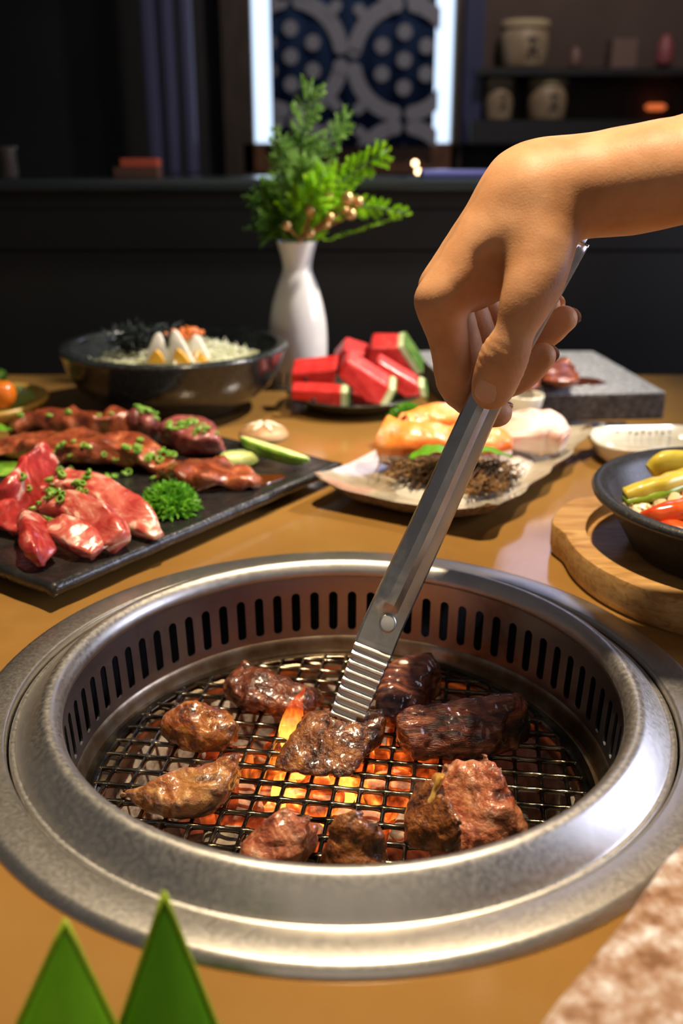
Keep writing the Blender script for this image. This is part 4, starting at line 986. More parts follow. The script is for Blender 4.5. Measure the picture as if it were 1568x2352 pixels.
for k in range(110):
    c = PD(428,764,.535)+Vector((r.gauss(0,.0065), r.gauss(0,.006), r.gauss(0,.0022)))
    q = .0022*r.uniform(.8,1.2); parts.append(lathe([(.0002,-q),(q*.7,-q*.7),(q,0),(q*.7,q*.7),(.0002,q)], c, 8))
v, f = join(parts); o = mk('orange_roe', v, f, MT['roe']); tag(o, 'small heap of orange roe on top of the rice', 'roe', kind='stuff')

# ------------------------------------------------------------------ vase with greenery
VC = Vector((PD(686,868,.635).x, .635, 0))
hv = PD(675,553,.635).z
def vr(px): return px/2 * ((.635+CAMY)*_cp+(CAMH-.07)*_sp)/FPX
prof = [(.001,.0),(vr(118),0),(vr(124),hv*.02),(vr(128),hv*.10),(vr(134),hv*.22),(vr(135),hv*.34),(vr(130),hv*.46),(vr(116),hv*.58),(vr(92),hv*.70),(vr(70),hv*.785),(vr(66),hv*.83),(vr(72),hv*.89),(vr(84),hv*.96),(vr(91),hv*.995),(vr(91),hv),(vr(84),hv),(vr(66),hv*.90),(vr(56),hv*.82),(vr(70),hv*.74),(vr(90),hv*.60),(vr(90),hv*.2),(.001,hv*.15)]
vs = thing('sake_bottle_vase', 'white porcelain bottle vase with blue stripes round its foot', 'vase', VC)
C2 = cr([(a, b) for a, b in prof[:15]], 60).tolist()
mk('bottle', *lathe([tuple(q) for q in C2]+prof[15:], VC, 64, closed=True), M('white_porcelain', (.80,.77,.73), .16, coat=.5, sss=.05, sss_r=(.004,.004,.003)), vs)
parts = []
for k in range(22):
    a = 2*PI*k/22
    V = []
    for zz, dw in ((.004,.05),(hv*.07,.05),(hv*.125,.035)):
        rad = float(np.interp(zz, [0,hv*.02,hv*.10,hv*.22], [vr(118),vr(124),vr(128),vr(134)]))+.0006
        for sg in (-1, 1): V.append((VC.x+rad*math.cos(a+sg*dw+zz*4), VC.y+rad*math.sin(a+sg*dw+zz*4), zz))
    parts.append((V, [(0,1,3,2),(2,3,5,4)]))
v, f = join(parts); o = mk('blue_stripes', v, f, M('cobalt_glaze', (.012,.018,.10), .25, coat=.4), vs, label='painted blue stripes'); sm_ = o.modifiers.new('t', 'SOLIDIFY'); sm_.thickness = .0005; sm_.offset = 0
def sprig(lab, pts, nbr, blen, mat, seed, nl=.0075, dens=16, group='fern sprigs in the vase'):
    rr = random.Random(seed); t = thing('fern_sprig', lab, 'sprig', pts[0], group)
    C = [Vector(c) for c in cr(pts, 40)]
    mk('stem', *tube([tuple(c) for c in C[::3]], .0011, n=6), MT['stem'], t)
    parts = []
    def needles(a, b, cnt):
        d = (b-a).normalized(); s = d.cross(Vector((.1,.9,.2))).normalized(); u = s.cross(d)
        for k in range(cnt):
            q = k/cnt; c = a.lerp(b, q); an = rr.uniform(0, 2*PI); out = (s*math.cos(an)+u*math.sin(an))*.75+d*.9
            L = nl*rr.uniform(.6,1.15)*(1-.35*q); e = c+out.normalized()*L; w_ = out.cross(d).normalized()*.0013
            if any(p_.z < hv+.0015 and math.hypot(p_.x-VC.x, p_.y-VC.y) < .034 for p_ in (c, e)): continue
            m = c.lerp(e, .5); parts.append(([c, m+w_, e, m-w_, m+out.cross(w_).normalized()*.0005], [(0,1,4),(1,2,4),(2,3,4),(3,0,4)]))
    for k in range(nbr):
        q = .12+.86*k/nbr; i = min(int(q*39), 38); c = C[i]; d = (C[min(i+1,39)]-C[i]).normalized()
        s = d.cross(Vector((0,1,0))).normalized()*(1 if k % 2 else -1)
        out = (s*rr.uniform(.7,1.1)+d*rr.uniform(.8,1.2)+Vector((0,rr.uniform(-.7,.7),0))).normalized()
        L = blen*(1-.62*q)*rr.uniform(.75,1.2); needles(c, c+out*L, max(10, int(dens*L/blen*3.0)))
    needles(C[6], C[39]+(C[39]-C[34]).normalized()*.004, dens*5)
    v, f = join(parts); o = mk('needles', v, f, mat, t, smooth=False); o['kind'] = 'stuff'
    return t
MT['stem'] = M('fern_stem', (.12,.26,.05), .5)
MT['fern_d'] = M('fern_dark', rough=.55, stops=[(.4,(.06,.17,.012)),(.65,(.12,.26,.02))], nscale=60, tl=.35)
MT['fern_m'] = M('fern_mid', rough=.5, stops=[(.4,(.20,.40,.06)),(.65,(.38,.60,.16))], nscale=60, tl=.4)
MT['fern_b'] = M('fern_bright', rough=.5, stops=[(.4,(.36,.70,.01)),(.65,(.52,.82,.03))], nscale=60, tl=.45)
VM = Vector((PD(675,556,.635).x, .635, hv-.03))
def SP_(*pp): return [VM]+[PD(px, py, Y) for px, py, Y in pp]
sprig('tallest pale green fern sprig rising straight from the vase', SP_((680,480,.636),(695,330,.64),(716,188,.65)), 34, .040, MT['fern_m'], 1, dens=22)
sprig('second tall fern sprig leaning towards the patterned curtain', SP_((690,480,.645),(735,360,.66),(802,262,.67)), 28, .034, MT['fern_m'], 2, dens=20)
sprig('short fern sprig with pale tips on the bowl side of the vase', SP_((665,480,.63),(650,400,.63),(640,300,.63)), 28, .032, MT['fern_m'], 3, dens=20)
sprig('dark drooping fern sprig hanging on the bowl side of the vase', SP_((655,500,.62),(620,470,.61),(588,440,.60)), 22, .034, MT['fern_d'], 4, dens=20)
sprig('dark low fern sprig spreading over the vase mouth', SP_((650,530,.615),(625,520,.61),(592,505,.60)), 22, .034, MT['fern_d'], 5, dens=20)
sprig('dense mid green fern sprig filling the middle of the bunch', SP_((685,490,.62),(690,430,.615),(700,360,.61)), 30, .040, MT['fern_m'], 8, dens=22)
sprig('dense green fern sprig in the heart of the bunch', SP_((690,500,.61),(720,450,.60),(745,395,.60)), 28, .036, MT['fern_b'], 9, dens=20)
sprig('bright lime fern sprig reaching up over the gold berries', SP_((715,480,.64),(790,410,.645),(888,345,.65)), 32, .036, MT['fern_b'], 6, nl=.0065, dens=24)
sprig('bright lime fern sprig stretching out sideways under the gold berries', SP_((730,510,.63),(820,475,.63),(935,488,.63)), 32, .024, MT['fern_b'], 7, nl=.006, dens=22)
MT['gold'] = M('gold_berry', (.70,.42,.17), .28, metal=.75, coat=.3)
MT['goldst'] = M('gold_stem', (.42,.23,.07), .45, metal=.4)
bp2 = thing('berry_pick', 'branch of shiny gold artificial berries in the vase', 'berries', VM)
jn = PD(735,520,.612)
for k, (px, py, Y, rp) in enumerate(((752,452,.605,14),(797,456,.605,16),(822,464,.61,13),(792,482,.60,8),(806,492,.603,13),(757,500,.600,12),(750,517,.598,9),(712,482,.602,13),(712,536,.598,12),(658,518,.600,12),(716,494,.604,9))):
    c = PD(px, py, Y); rad = rp*((Y+CAMY)*_cp+.04)/FPX
    mk('berry', *lathe([(.0002,-rad),(rad*.5,-rad*.87),(rad*.87,-rad*.5),(rad,0),(rad*.87,rad*.5),(rad*.5,rad*.87),(.0002,rad)], c, 20), MT['gold'], bp2)
    m1 = PD((px*.6+690*.4), (py*.6+540*.4)+6, Y)
    mk('twig', *tube([tuple(VM), tuple(PD(688,556,.615)), tuple(m1), tuple(c)], .0012, n=6, m=12), MT['goldst'], bp2)

# ------------------------------------------------------------------ watermelon plate
WC = Vector((.012, .545, 0))
MT['dplate'] = M('dark_green_plate', rough=.25, coat=.4, stops=[(.4,(.030,.030,.020)),(.65,(.055,.052,.034))], nscale=120)
v, f = lathe([(.001,.002),(.040,.002),(.041,0),(.045,0),(.047,.003),(.058,.0085),(.066,.0145),(.067,.0155),(.0655,.0162),(.056,.0115),(.044,.0065),(.001,.006)], WC, 80, closed=True)
wp = mk('round_plate', v, f, MT['dplate'], origin=WC); tag(wp, 'small dark round plate holding cut watermelon', 'plate')
MT['wm_red'] = M('watermelon_flesh', rough=.38, stops=[(.35,(.62,.015,.015)),(.6,(.78,.045,.04)),(.78,(.86,.16,.13))], nscale=90, bump=.4, bscale=420, bdist=.001, sss=.25, sss_r=(.008,.002,.0015), coat=.25)
MT['wm_rind'] = M('watermelon_rind', rough=.4, stops=[(.4,(.55,.62,.30)),(.65,(.72,.74,.46))], nscale=60, sss=.1, sss_r=(.004,.004,.002))
MT['wm_skin'] = M('watermelon_skin', rough=.3, stops=[(.4,(.06,.14,.02)),(.65,(.20,.30,.08))], nscale=50)
MT['seed'] = M('melon_seed', (.015,.008,.006), .3)
def melon(lab, corners, th, rind=None, seeds=()):
    """corners: outline of the cut slice (pixel, y); thickness runs along +y; rind: index of the edge that carries rind"""
    P_ = [PD(*c) for c in corners]
    for p in P_: p.z = max(p.z, float(np.interp(math.hypot(p.x-WC.x, p.y-WC.y), [0,.044,.056,.066], [.0062,.0068,.0120,.0168]))+.0003)
    cen = sum(P_, Vector())/len(P_)
    t = thing('watermelon_slice', lab, 'watermelon', (cen.x, cen.y, min(p.z for p in P_)), 'watermelon slices on the round plate')
    back = Vector((.10*th, th, .45*th)); n = len(P_)
    V = P_+[p+back for p in P_]; F = [tuple(range(n))[::-1], tuple(range(n, 2*n))]+[(i, (i+1) % n, n+(i+1) % n, n+i) for i in range(n)]
    fl_o = bevel(mk('flesh', V, F, MT['wm_red'], t, smooth=False), .0022, 3)
    if rind is not None:
        a, b = P_[rind], P_[(rind+1) % n]; out = ((a+b)/2-cen).normalized()
        V = [a-out*.0005, b-out*.0005, b+out*.006, a+out*.006]; V = V+[p+back for p in V]
        bevel(mk('rind', V, [(0,1,2,3)[::-1],(4,5,6,7),(0,1,5,4),(1,2,6,5),(2,3,7,6),(3,0,4,7)], MT['wm_rind'], t, smooth=False), .0015, 2)
        V = [a+out*.0055, b+out*.0055, b+out*.0072, a+out*.0072]; V = V+[p+back for p in V]
        bevel(mk('skin', V, [(0,1,2,3)[::-1],(4,5,6,7),(0,1,5,4),(1,2,6,5),(2,3,7,6),(3,0,4,7)], MT['wm_skin'], t, smooth=False), .001, 2)
    for (px, py, Y) in seeds:
        c = PD(px, py, Y); v, f = lathe([(.0002,-.0012),(.0014,-.0008),(.0018,0),(.0014,.0008),(.0002,.0012)], n=10); Q = Vector((0,-1,.2)).to_track_quat('Z','Y').to_matrix()
        mk('pip', [Q @ Vector((x[0], x[1]*1.6, x[2]))+c for x in v], f, MT['seed'], fl_o)
melon('red watermelon bar lying flat along the plate rim facing the slab', [(668,895,.500),(668,938,.500),(782,943,.493),(782,900,.493)], .012, 2, [(720,920,.4945)])
melon('red watermelon wedge stacked on the flat bar beside the vase', [(668,858,.524),(668,888,.524),(766,892,.520),(772,848,.522)], .022, None, [(702,872,.5225)])
melon('red watermelon block standing at the back of the pile', [(762,835,.555),(790,802,.555),(842,818,.555),(835,870,.555)], .020)
melon('tilted red watermelon slab leaning across the front of the pile', [(775,865,.505),(795,826,.508),(895,890,.498),(872,942,.492),(840,925,.495)], .018, 2, [])
melon('tall red watermelon slice with pale rind at the back of the pile', [(840,838,.545),(852,797,.548),(912,797,.546),(955,862,.540),(950,888,.538)], .022, 2, [])
melon('narrow red watermelon slice wedged in front of the tall one', [(850,862,.520),(868,830,.522),(960,885,.515),(965,918,.512),(930,915,.512)], .014, 2, [])
melon('dark shaded watermelon piece under the leaning slab', [(808,905,.516),(808,930,.516),(860,932,.516),(858,910,.516)], .010)

# ------------------------------------------------------------------ stone slab with steak
ST = .025
c_ = [G(950,806,ST), G(1362,806,ST), G(1530,901,ST), G(1062,912,ST)]
MT['granite'] = M('sheen_grey_granite', rough=.55, stops=[(.36,(.09,.09,.09)),(.48,(.28,.28,.28)),(.60,(.46,.46,.47)),(.72,(.72,.72,.74))], nscale=330, ndetail=4, nrough=.7, bump=.5, bscale=420, bdist=.001, coat=.2)  # lamp sheen on the top is put into a lighter base colour
MT['granite_side'] = M('rough_shaded_granite_side', rough=.85, stops=[(.36,(.05,.042,.034)),(.6,(.12,.10,.08)),(.75,(.20,.17,.14))], nscale=160, bump=.6, bscale=250, bdist=.0015)  # shade of the front face is put into a darker colour
gs = thing('stone_platter', 'thick speckled grey granite slab serving sauced beef', 'plate', (sum((p.x for p in c_))/4, sum((p.y for p in c_))/4, 0))
n = 14; pts = []
for k in range(4):
    a, b = c_[k], c_[(k+1) % 4]
    for i in range(n): 
        p = a.lerp(b, i/n); nn = Vector((b.y-a.y, a.x-b.x, 0)).normalized(); pts.append(p+nn*.0012*mnoise.noise(p*70))
v, f = prism([(p.x, p.y) for p in pts], 0, ST-.0012); bevel(mk('block', v, f, MT['granite_side'], gs, smooth=False), .001, 2)
cen = sum(pts, Vector())/len(pts)
v, f = prism([(p.x+(cen.x-p.x)*.006, p.y+(cen.y-p.y)*.006) for p in pts], ST-.0013, ST); bevel(mk('sheen_top', v, f, MT['granite'], gs, smooth=False), .0008, 2)
pool(G(1270,876,ST), .052, .020, -.05, MT['sauce'], 'sauce_pool', 'smear of brown sauce around the beef on the granite slab', 'sauce', ST, 8)
for k, (lab, q) in enumerate((('sauced beef piece at the hand end of the granite slab', [(1185,880),(1200,845),(1222,838),(1238,850),(1236,885),(1212,895)]),
              ('glossy sauced beef cube in the middle of the granite slab', [(1250,868),(1258,826),(1288,818),(1318,838),(1322,872),(1285,882)]))):
    b_ = [G(x, max(y, 862)+8, ST+.0006) for x, y in q]; t_ = [G(x, y+4, ST+.017) for x, y in q]
    v, f = chunk(b_+t_, k=.002, h=.0018, amp=.0025, f=90, amp2=.001, f2=300, seed=k+30); o = mk('sauced_beef', rest(v, ST+.0002), f, MT['marin']); tag(o, lab, 'meat', 'beef on the granite slab')

# ------------------------------------------------------------------ chopsticks, cup, sauce dish
MT['chop'] = M('black_lacquer', (.012,.013,.016), .22, coat=.6)
for k, dy in enumerate((0, .0085)):
    yo = -.0085*(1-k); a = Vector((.254, .4555+yo, .0038)); b = Vector((.064, .4745+yo*.8, .0026))
    v, f = loft([a, a.lerp(b,.5), b], [.0038,.0034,.0022], [.0038,.0034,.0022], n=16, m=8, p=4)
    o = mk('chopstick', v, f, MT['chop']); tag(o, ('black chopstick lying nearer the crab plate', 'black chopstick lying against the granite slab')[k], 'chopstick', 'pair of chopsticks')
cc = Vector((.150, .434, 0)); cc.x = PD(1203, 945, .434).x
MT['cream'] = M('cream_porcelain', (.74,.70,.58), .2, coat=.4, sss=.05, sss_r=(.004,.004,.003))
cu = thing('sauce_cup', 'small cream porcelain cup of pale sauce behind the crab', 'cup', cc)
mk('cup_body', *lathe([(.001,.003),(.007,.003),(.0075,0),(.0090,0),(.0105,.008),(.0140,.026),(.0165,.037),(.0161,.0388),(.0152,.0384),(.0130,.026),(.0095,.010),(.001,.008)], cc, 56, closed=True), MT['cream'], cu)
mk('sauce', *lathe([(.001,.0285),(.0134,.0285),(.0141,.0312),(.001,.0315)], cc, 40), M('pale_sauce', (.62,.55,.36), .12, coat=.3), cu)
def rrect(cx, cy, w_, h_, r_, rot, n=8, pinch=0):
    out = []
    for k, (sx, sy) in enumerate(((1,1),(-1,1),(-1,-1),(1,-1))):
        for i in range(n+1):
            a = PI/2*k+PI/2*i/n; out.append((sx*(w_/2-r_)+r_*math.cos(a), sy*(h_/2-r_)+r_*math.sin(a)))
    c, s_ = math.cos(rot), math.sin(rot)
    return [(cx+x*c-y*s_, cy+x*s_+y*c) for x, y in out]
def ringloft(levels):
    V = []; F = []; n = len(levels[0][0])
    for pts, z in levels: V += [(x, y, z) for x, y in pts]
    for i in range(len(levels)-1):
        for k in range(n): F.append((i*n+k, i*n+(k+1) % n, (i+1)*n+(k+1) % n, (i+1)*n+k))
    F += [tuple(range(n))[::-1], tuple((len(levels)-1)*n+k for k in range(n))]
    return V, F
dc = G(1500,1020,.012); dr = math.radians(4)
dn = thing('sauce_dish', 'shallow cream oblong dish with rounded corners of clear sauce', 'dish', (dc.x, dc.y, 0))
lv = [(rrect(dc.x, dc.y, .080, .050, .018, dr), 0), (rrect(dc.x, dc.y, .092, .060, .022, dr), .004), (rrect(dc.x, dc.y, .104, .070, .026, dr), .0165), (rrect(dc.x, dc.y, .104, .070, .026, dr), .0182), (rrect(dc.x, dc.y, .099, .065, .024, dr), .0184),
      (rrect(dc.x, dc.y, .090, .057, .021, dr), .009), (rrect(dc.x, dc.y, .080, .048, .018, dr), .006)]
mk('dish_body', *ringloft(lv), MT['cream'], dn)
mk('sauce', *ringloft([(rrect(dc.x, dc.y-.001, .084, .052, .019, dr), .0064), (rrect(dc.x, dc.y-.001, .0885, .0555, .020, dr), .0092)]), M('clear_sauce', (.55,.50,.40), .04, coat=1, coat_rough=.02), dn)
parts = []
for k in range(9):
    x = -.022+.0055*k; parts.append(box((dc.x+x, dc.y+.0295+.0006*math.sin(k*2.1), .0137+.0008*math.cos(k*3)), (.0025, .0006, .0014), M=Matrix.Rotation(-.9, 3, 'X') @ Matrix.Rotation(k*.9, 3, 'Y')))
v, f = join(parts); mk('brush_marks', v, f, M('dark_brush', (.05,.045,.04), .5), dn, label='faint dark brush marks inside the rim')

# ------------------------------------------------------------------ sizzling pan on a wooden board
SC = Vector((.240, .143, 0))
MT['wood'] = M('pale_wood', rough=.5, stops=[(.3,(.30,.145,.040)),(.5,(.46,.255,.085)),(.7,(.56,.34,.13))], nscale=26, ndetail=6, ndist=1.2, stretch=(1,5,9), bump=.15, bscale=90, bdist=.0006)
wb = thing('wooden_trivet', 'round pale wooden trivet with a handle tab under the black pan', 'trivet', SC)
ZB_ = .021
def outline(rad, tabr, n=140):
    pts = []
    for k in range(n):
        a = 2*PI*k/n; d = abs(((a-math.radians(152)+PI) % (2*PI))-PI)
        d2 = abs(((a-math.radians(332)+PI) % (2*PI))-PI); d = min(d, d2)
        wtab = 1/(1+math.exp((d-math.radians(17))/.035))
        rr = rad+(tabr-rad)*wtab/ max(math.cos(min(d,.5)),.85)*.98 if wtab > .01 else rad
        pts.append((SC.x+rr*math.cos(a), SC.y+rr*math.sin(a)))
    return pts
ob = outline(.1050, .1140); oi_ = [(SC.x+.098*math.cos(2*PI*k/140), SC.y+.098*math.sin(2*PI*k/140)) for k in range(140)]
def sh(pts, s): return [(SC.x+(x-SC.x)*s, SC.y+(y-SC.y)*s) for x, y in pts]
v, f = ringloft([(sh(ob,.975), .0), (sh(ob,.99), .0015), (ob, .006), (ob, ZB_-.002), (sh(ob,.994), ZB_-.0004), (sh(ob,.985), ZB_), ([(SC.x+.0925*math.cos(2*PI*k/140), SC.y+.0925*math.sin(2*PI*k/140)) for k in range(140)], ZB_), ([(SC.x+.0915*math.cos(2*PI*k/140), SC.y+.0915*math.sin(2*PI*k/140)) for k in range(140)], ZB_-.008)])
o = mk('board', v, f, MT['wood'], wb); auto(o, 40)
MT['iron'] = M('cast_iron', rough=.5, stops=[(.35,(.012,.013,.015)),(.6,(.030,.031,.035)),(.75,(.06,.06,.066))], nscale=480, ndetail=3, bump=.5, bscale=900, bdist=.0006, coat=.3, coat_rough=.2)
ZP = ZB_-.0078
pn = thing('sizzling_pan', 'round black cast iron sizzling pan of vegetables on the wooden trivet', 'pan', SC+Vector((0,0,ZP)))
mk('pan_body', *lathe([(.001,0),(.060,0),(.066,.003),(.076,.020),(.083,.031),(.0905,.0345),(.0915,.037),(.0900,.0392),(.0865,.0396),(.0820,.0375),(.0795,.033),(.0715,.016),(.062,.008),(.001,.007)], SC+Vector((0,0,ZP)), 112, closed=True), MT['iron'], pn)
ZV = ZP+.018
MT['zuc'] = M('zucchini', rough=.35, stops=[(.4,(.52,.40,.03)),(.65,(.66,.58,.10))], nscale=60, coat=.4, sss=.1, sss_r=(.005,.004,.001))
MT['zucg'] = M('zucchini_peel', rough=.3, stops=[(.4,(.12,.26,.01)),(.65,(.28,.42,.03))], nscale=80, coat=.4)
MT['pepper'] = M('red_pepper', rough=.25, stops=[(.4,(.62,.045,.008)),(.65,(.80,.14,.02))], nscale=50, coat=.6, sss=.1, sss_r=(.005,.002,.001))
MT['curry'] = M('orange_sauced', rough=.3, stops=[(.35,(.45,.13,.012)),(.55,(.70,.28,.03)),(.72,(.82,.46,.10))], nscale=70, ndetail=6, coat=.6, bump=.4, bscale=350, bdist=.0015)
MT['onion'] = M('cooked_onion', rough=.3, stops=[(.4,(.62,.48,.24)),(.65,(.78,.68,.46))], nscale=60, coat=.5, sss=.2, sss_r=(.006,.005,.003))
V, F = [], []
n1, n2 = 22, 56
for i in range(n1+1):
    for j in range(n2):
        a = 2*PI*j/n2; q = i/n1; rr = .0735*q; x, y = rr*math.cos(a), rr*math.sin(a)
        V.append(SC+Vector((x, y, ZV+.010*(1-q**4)*(.6+.8*mnoise.noise(Vector((x*55, y*55, 4))))+.003*mnoise.noise(Vector((x*160, y*160, 1))))))
F = [(i*n2+j, i*n2+(j+1) % n2, (i+1)*n2+(j+1) % n2, (i+1)*n2+j) for i in range(n1) for j in range(n2)]
o = mk('stir_fry', V, F, MT['curry']); tag(o, 'bed of orange sauced stir fry in the black pan', 'stir fry', kind='stuff')
def strip(name, lab, cat, pts, W, H, mt, grp, peel=None, seed=0):
    t = thing(name, lab, cat, tuple(Vector(pts[0])-Vector((0,0,.004))), grp)
    v, f = loft(pts, W, H, n=20, m=30, p=3, amp=.0008, freq=120, seed=seed); mk('flesh', v, f, MT[mt], t)
    if peel:
        P2 = [p-Vector((0,0,1))*H[i]*.55-Vector((0,.0012,0)) for i, p in enumerate(pts)]; v, f = loft(P2, [w_*.99 for w_ in W], [h_*.6 for h_ in H], n=18, m=30, p=2.6); mk('peel', v, f, MT[peel], t)
zv = ZP+.034
strip('zucchini_strip', 'yellow green zucchini stick at the near edge of the pan', 'zucchini', [G(1434,1140,zv-.002), G(1475,1128,zv+.001), G(1530,1112,zv+.004), G(1600,1085,zv+.004)], [.005,.006,.006,.005], [.005,.006,.006,.005], 'zuc', 'vegetable strips in the pan', 'zucg', 1)
strip('zucchini_strip', 'curved zucchini slice leaning at the back of the pan', 'zucchini', [G(1495,1088,zv+.002), G(1525,1070,zv+.007), G(1570,1068,zv+.007), G(1620,1078,zv+.003)], [.004,.005,.005,.004], [.006,.009,.009,.006], 'zuc', 'vegetable strips in the pan', None, 2)
strip('pepper_strip', 'glossy red pepper strip lying over the stir fry', 'pepper', [G(1478,1190,zv-.004), G(1510,1185,zv), G(1560,1172,zv+.003), G(1630,1170,zv+.003)], [.004,.006,.0065,.005], [.004,.006,.006,.005], 'pepper', 'vegetable strips in the pan', None, 3)
strip('pepper_strip', 'short orange pepper strip half buried near the pan rim', 'pepper', [G(1510,1215,zv-.008), G(1540,1218,zv-.005), G(1585,1225,zv-.003)], [.004,.006,.004], [.004,.006,.004], 'pepper', 'vegetable strips in the pan', None, 4)
for k, (px, py) in enumerate(((1450,1165),(1475,1172),(1515,1160),(1462,1182),(1545,1150))):
    p = G(px, py, zv-.008+.0015*k); q = [p+Vector((random.uniform(-1,1)*.007, random.uniform(-1,1)*.006, random.uniform(-.6,1)*.005)) for _ in range(9)]
    v, f = chunk(q, k=.0008, h=.0012, amp=.0006, amp2=.0003, seed=k); o = mk('onion_piece', v, f, MT['onion']); tag(o, 'translucent cooked onion piece at the pan rim', 'onion', 'onion pieces in the pan')
for k, (px, py) in enumerate(((1560,1135),(1535,1200),(1600,1205))):
    p = G(px, py, zv-.004); q = [p+Vector((random.uniform(-1,1)*.014, random.uniform(-1,1)*.010, random.uniform(-1,1)*.008)) for _ in range(10)]
    v, f = chunk(q, k=.0012, h=.0014, amp=.0014, amp2=.0008, seed=k+5); o = mk('chicken_piece', v, f, MT['curry']); tag(o, ('orange sauced chicken piece behind the red pepper strip', 'orange sauced chicken piece below the red pepper strip', 'orange sauced chicken piece beyond the pepper strips')[k], 'chicken', 'chicken pieces in the pan')

# ------------------------------------------------------------------ salad plate at the far left
YC = Vector((-.345, .500, 0))
MT['yel'] = M('yellow_wood_plate', rough=.4, stops=[(.4,(.50,.27,.04)),(.65,(.62,.38,.08))], nscale=30, stretch=(1,4,1), coat=.2)
v, f = lathe([(.001,.002),(.045,.002),(.047,0),(.052,.002),(.064,.010),(.0690,.016),(.0685,.0185),(.0660,.0190),(.060,.0135),(.048,.008),(.001,.007)], YC, 64, closed=True)
o = mk('round_plate', v, f, MT['yel'], origin=YC); tag(o, 'yellow wooden round plate of salad beside the black bowl', 'plate')
parts = []; rr_ = random.Random(9)
MT['lett'] = M('lettuce', rough=.4, stops=[(.4,(.12,.30,.03)),(.6,(.30,.45,.12)),(.75,(.55,.62,.35))], nscale=50, tl=.3)
for k in range(70):
    a = rr_.uniform(0, 2*PI); q = .046*math.sqrt(rr_.random()); c = YC+Vector((q*math.cos(a), q*math.sin(a), .012+.030*(1-(q/.05)**2)*rr_.random()+.004))
    if (c-Vector((PD(8,932,.474).x, .474, .029))).length < .026: continue
    V = []; s_ = rr_.uniform(.008,.015); Q = Matrix.Rotation(rr_.uniform(0,6), 3, 'Z') @ Matrix.Rotation(rr_.uniform(-1.1,1.1), 3, 'X'); V.append(Vector((0,0,0)))
    for i in range(10): t_ = 2*PI*i/10; V.append(Vector((s_*math.cos(t_), s_*.75*math.sin(t_), s_*.35*math.sin(i*2.3))))
    parts.append(([Q @ x+c for x in V], [(0, 1+i, 1+(i+1) % 10) for i in range(10)]))
v, f = join(parts); v = [Vector((q[0], q[1], max(q[2], .0085))) for q in v]; o = mk('salad_leaves', v, f, MT['lett']); tag(o, 'heap of green salad leaves on the yellow plate', 'salad', kind='stuff')
tc_ = PD(8, 932, .474); v, f = lathe([(.0003,-.013),(.006,-.0118),(.011,-.007),(.0130,0),(.0115,.007),(.007,.0112),(.002,.012),(.0003,.0115)], (tc_.x, tc_.y, max(tc_.z, .0290)), 32)
tm = mk('cherry_tomato', v, f, M('orange_tomato', rough=.18, stops=[(.4,(.80,.16,.01)),(.65,(.84,.28,.02))], nscale=20, coat=.6, sss=.15, sss_r=(.006,.002,.001))); tag(tm, 'shiny orange cherry tomato on the yellow salad plate', 'tomato')
leaf('green_leaf', 'broad green leaf poking out beside the marinated meat', G(-40,1000,.022), G(28,985,.024), .012, .004, group='green leaves on the slab')

# ------------------------------------------------------------------ pale stone slab by the diner
q0 = G(1568,1925,.026); q1 = G(1240,2352,.026); dd = (q1-q0).normalized(); nn = Vector((dd.y, -dd.x, 0))
if nn.x < 0: nn = -nn
a0 = q0-dd*.035; a1 = q1+dd*.03
cs = [a0, a0+nn*.17, a1+nn*.17, a1]; pts = []
for k in range(4):
    a, b = cs[k], cs[(k+1) % 4]
    for i in range(16): p = a.lerp(b, i/16); pts.append(p+nn*.0012*mnoise.noise(p*90))
MT['marble'] = M('pink_brown_stone', rough=.30, coat=.3, stops=[(.36,(.20,.095,.045)),(.47,(.36,.21,.13)),(.57,(.50,.40,.34)),(.68,(.80,.78,.78))], nscale=125, ndetail=6, nrough=.65, bump=.5, bscale=160, bdist=.0012)
cen = sum(pts, Vector())/len(pts)
if (pts[1]-pts[0]).cross(pts[20]-pts[0]).z < 0: pts = pts[::-1]
v, f = prism([(p.x, p.y) for p in pts], 0.0, .026); o = bevel(mk('stone_slab', v, f, MT['marble'], smooth=False), .002, 3); tag(o, 'pinkish brown mottled stone slab lying beside the grill flange', 'slab')

# ------------------------------------------------------------------ green garnish leaves in the foreground
MT['spear'] = M('spear_leaf_green', rough=.4, stops=[(.3,(.09,.32,.006)),(.7,(.13,.40,.012))], nscale=12, stretch=(8,8,1), tl=.4, coat=.15)
MT['spear_edge'] = M('spear_leaf_edge', (.40,.55,.03), .4, tl=.4)
def spear(lab, tip, bl, br, Y, lean, mat):
    T_ = PD(*tip, Y); A1 = PD(*bl, Y-lean); B1 = PD(*br, Y-lean)
    k = (T_.z+.0)/(T_.z-A1.z); A1 = T_+(A1-T_)*k; B1 = T_+(B1-T_)*k
    t = thing('spear_leaf', lab, 'leaf', ((A1.x+B1.x)/2, (A1.y+B1.y)/2, 0), 'spear leaves standing before the grill')
    m, n = 16, 9; V = []; F = []; VE = []
    for i in range(m+1):
        q = i/m
        for j in range(n):
            u = -1+2*j/(n-1); a = T_.lerp(A1, q); b = T_.lerp(B1, q); p = a.lerp(b, (u+1)/2); p = p+Vector((0, .006*q*(u*u), 0)); p.z = max(p.z, .0002); V.append(p)
    F = [(i*n+j, (i+1)*n+j, (i+1)*n+j+1, i*n+j+1) for i in range(m) for j in range(n-1)]
    o = mk('blade', V, F, mat, t); sm_ = o.modifiers.new('t', 'SOLIDIFY'); sm_.thickness = .0007
    for j in (0, n-1):
        pts = [V[i*n+j] for i in range(0, m+1, 2)]; v, f = tube([tuple(p) for p in pts], .0007, n=6); mk('edge', v, f, MT['spear_edge'], t, label='paler leaf margin')
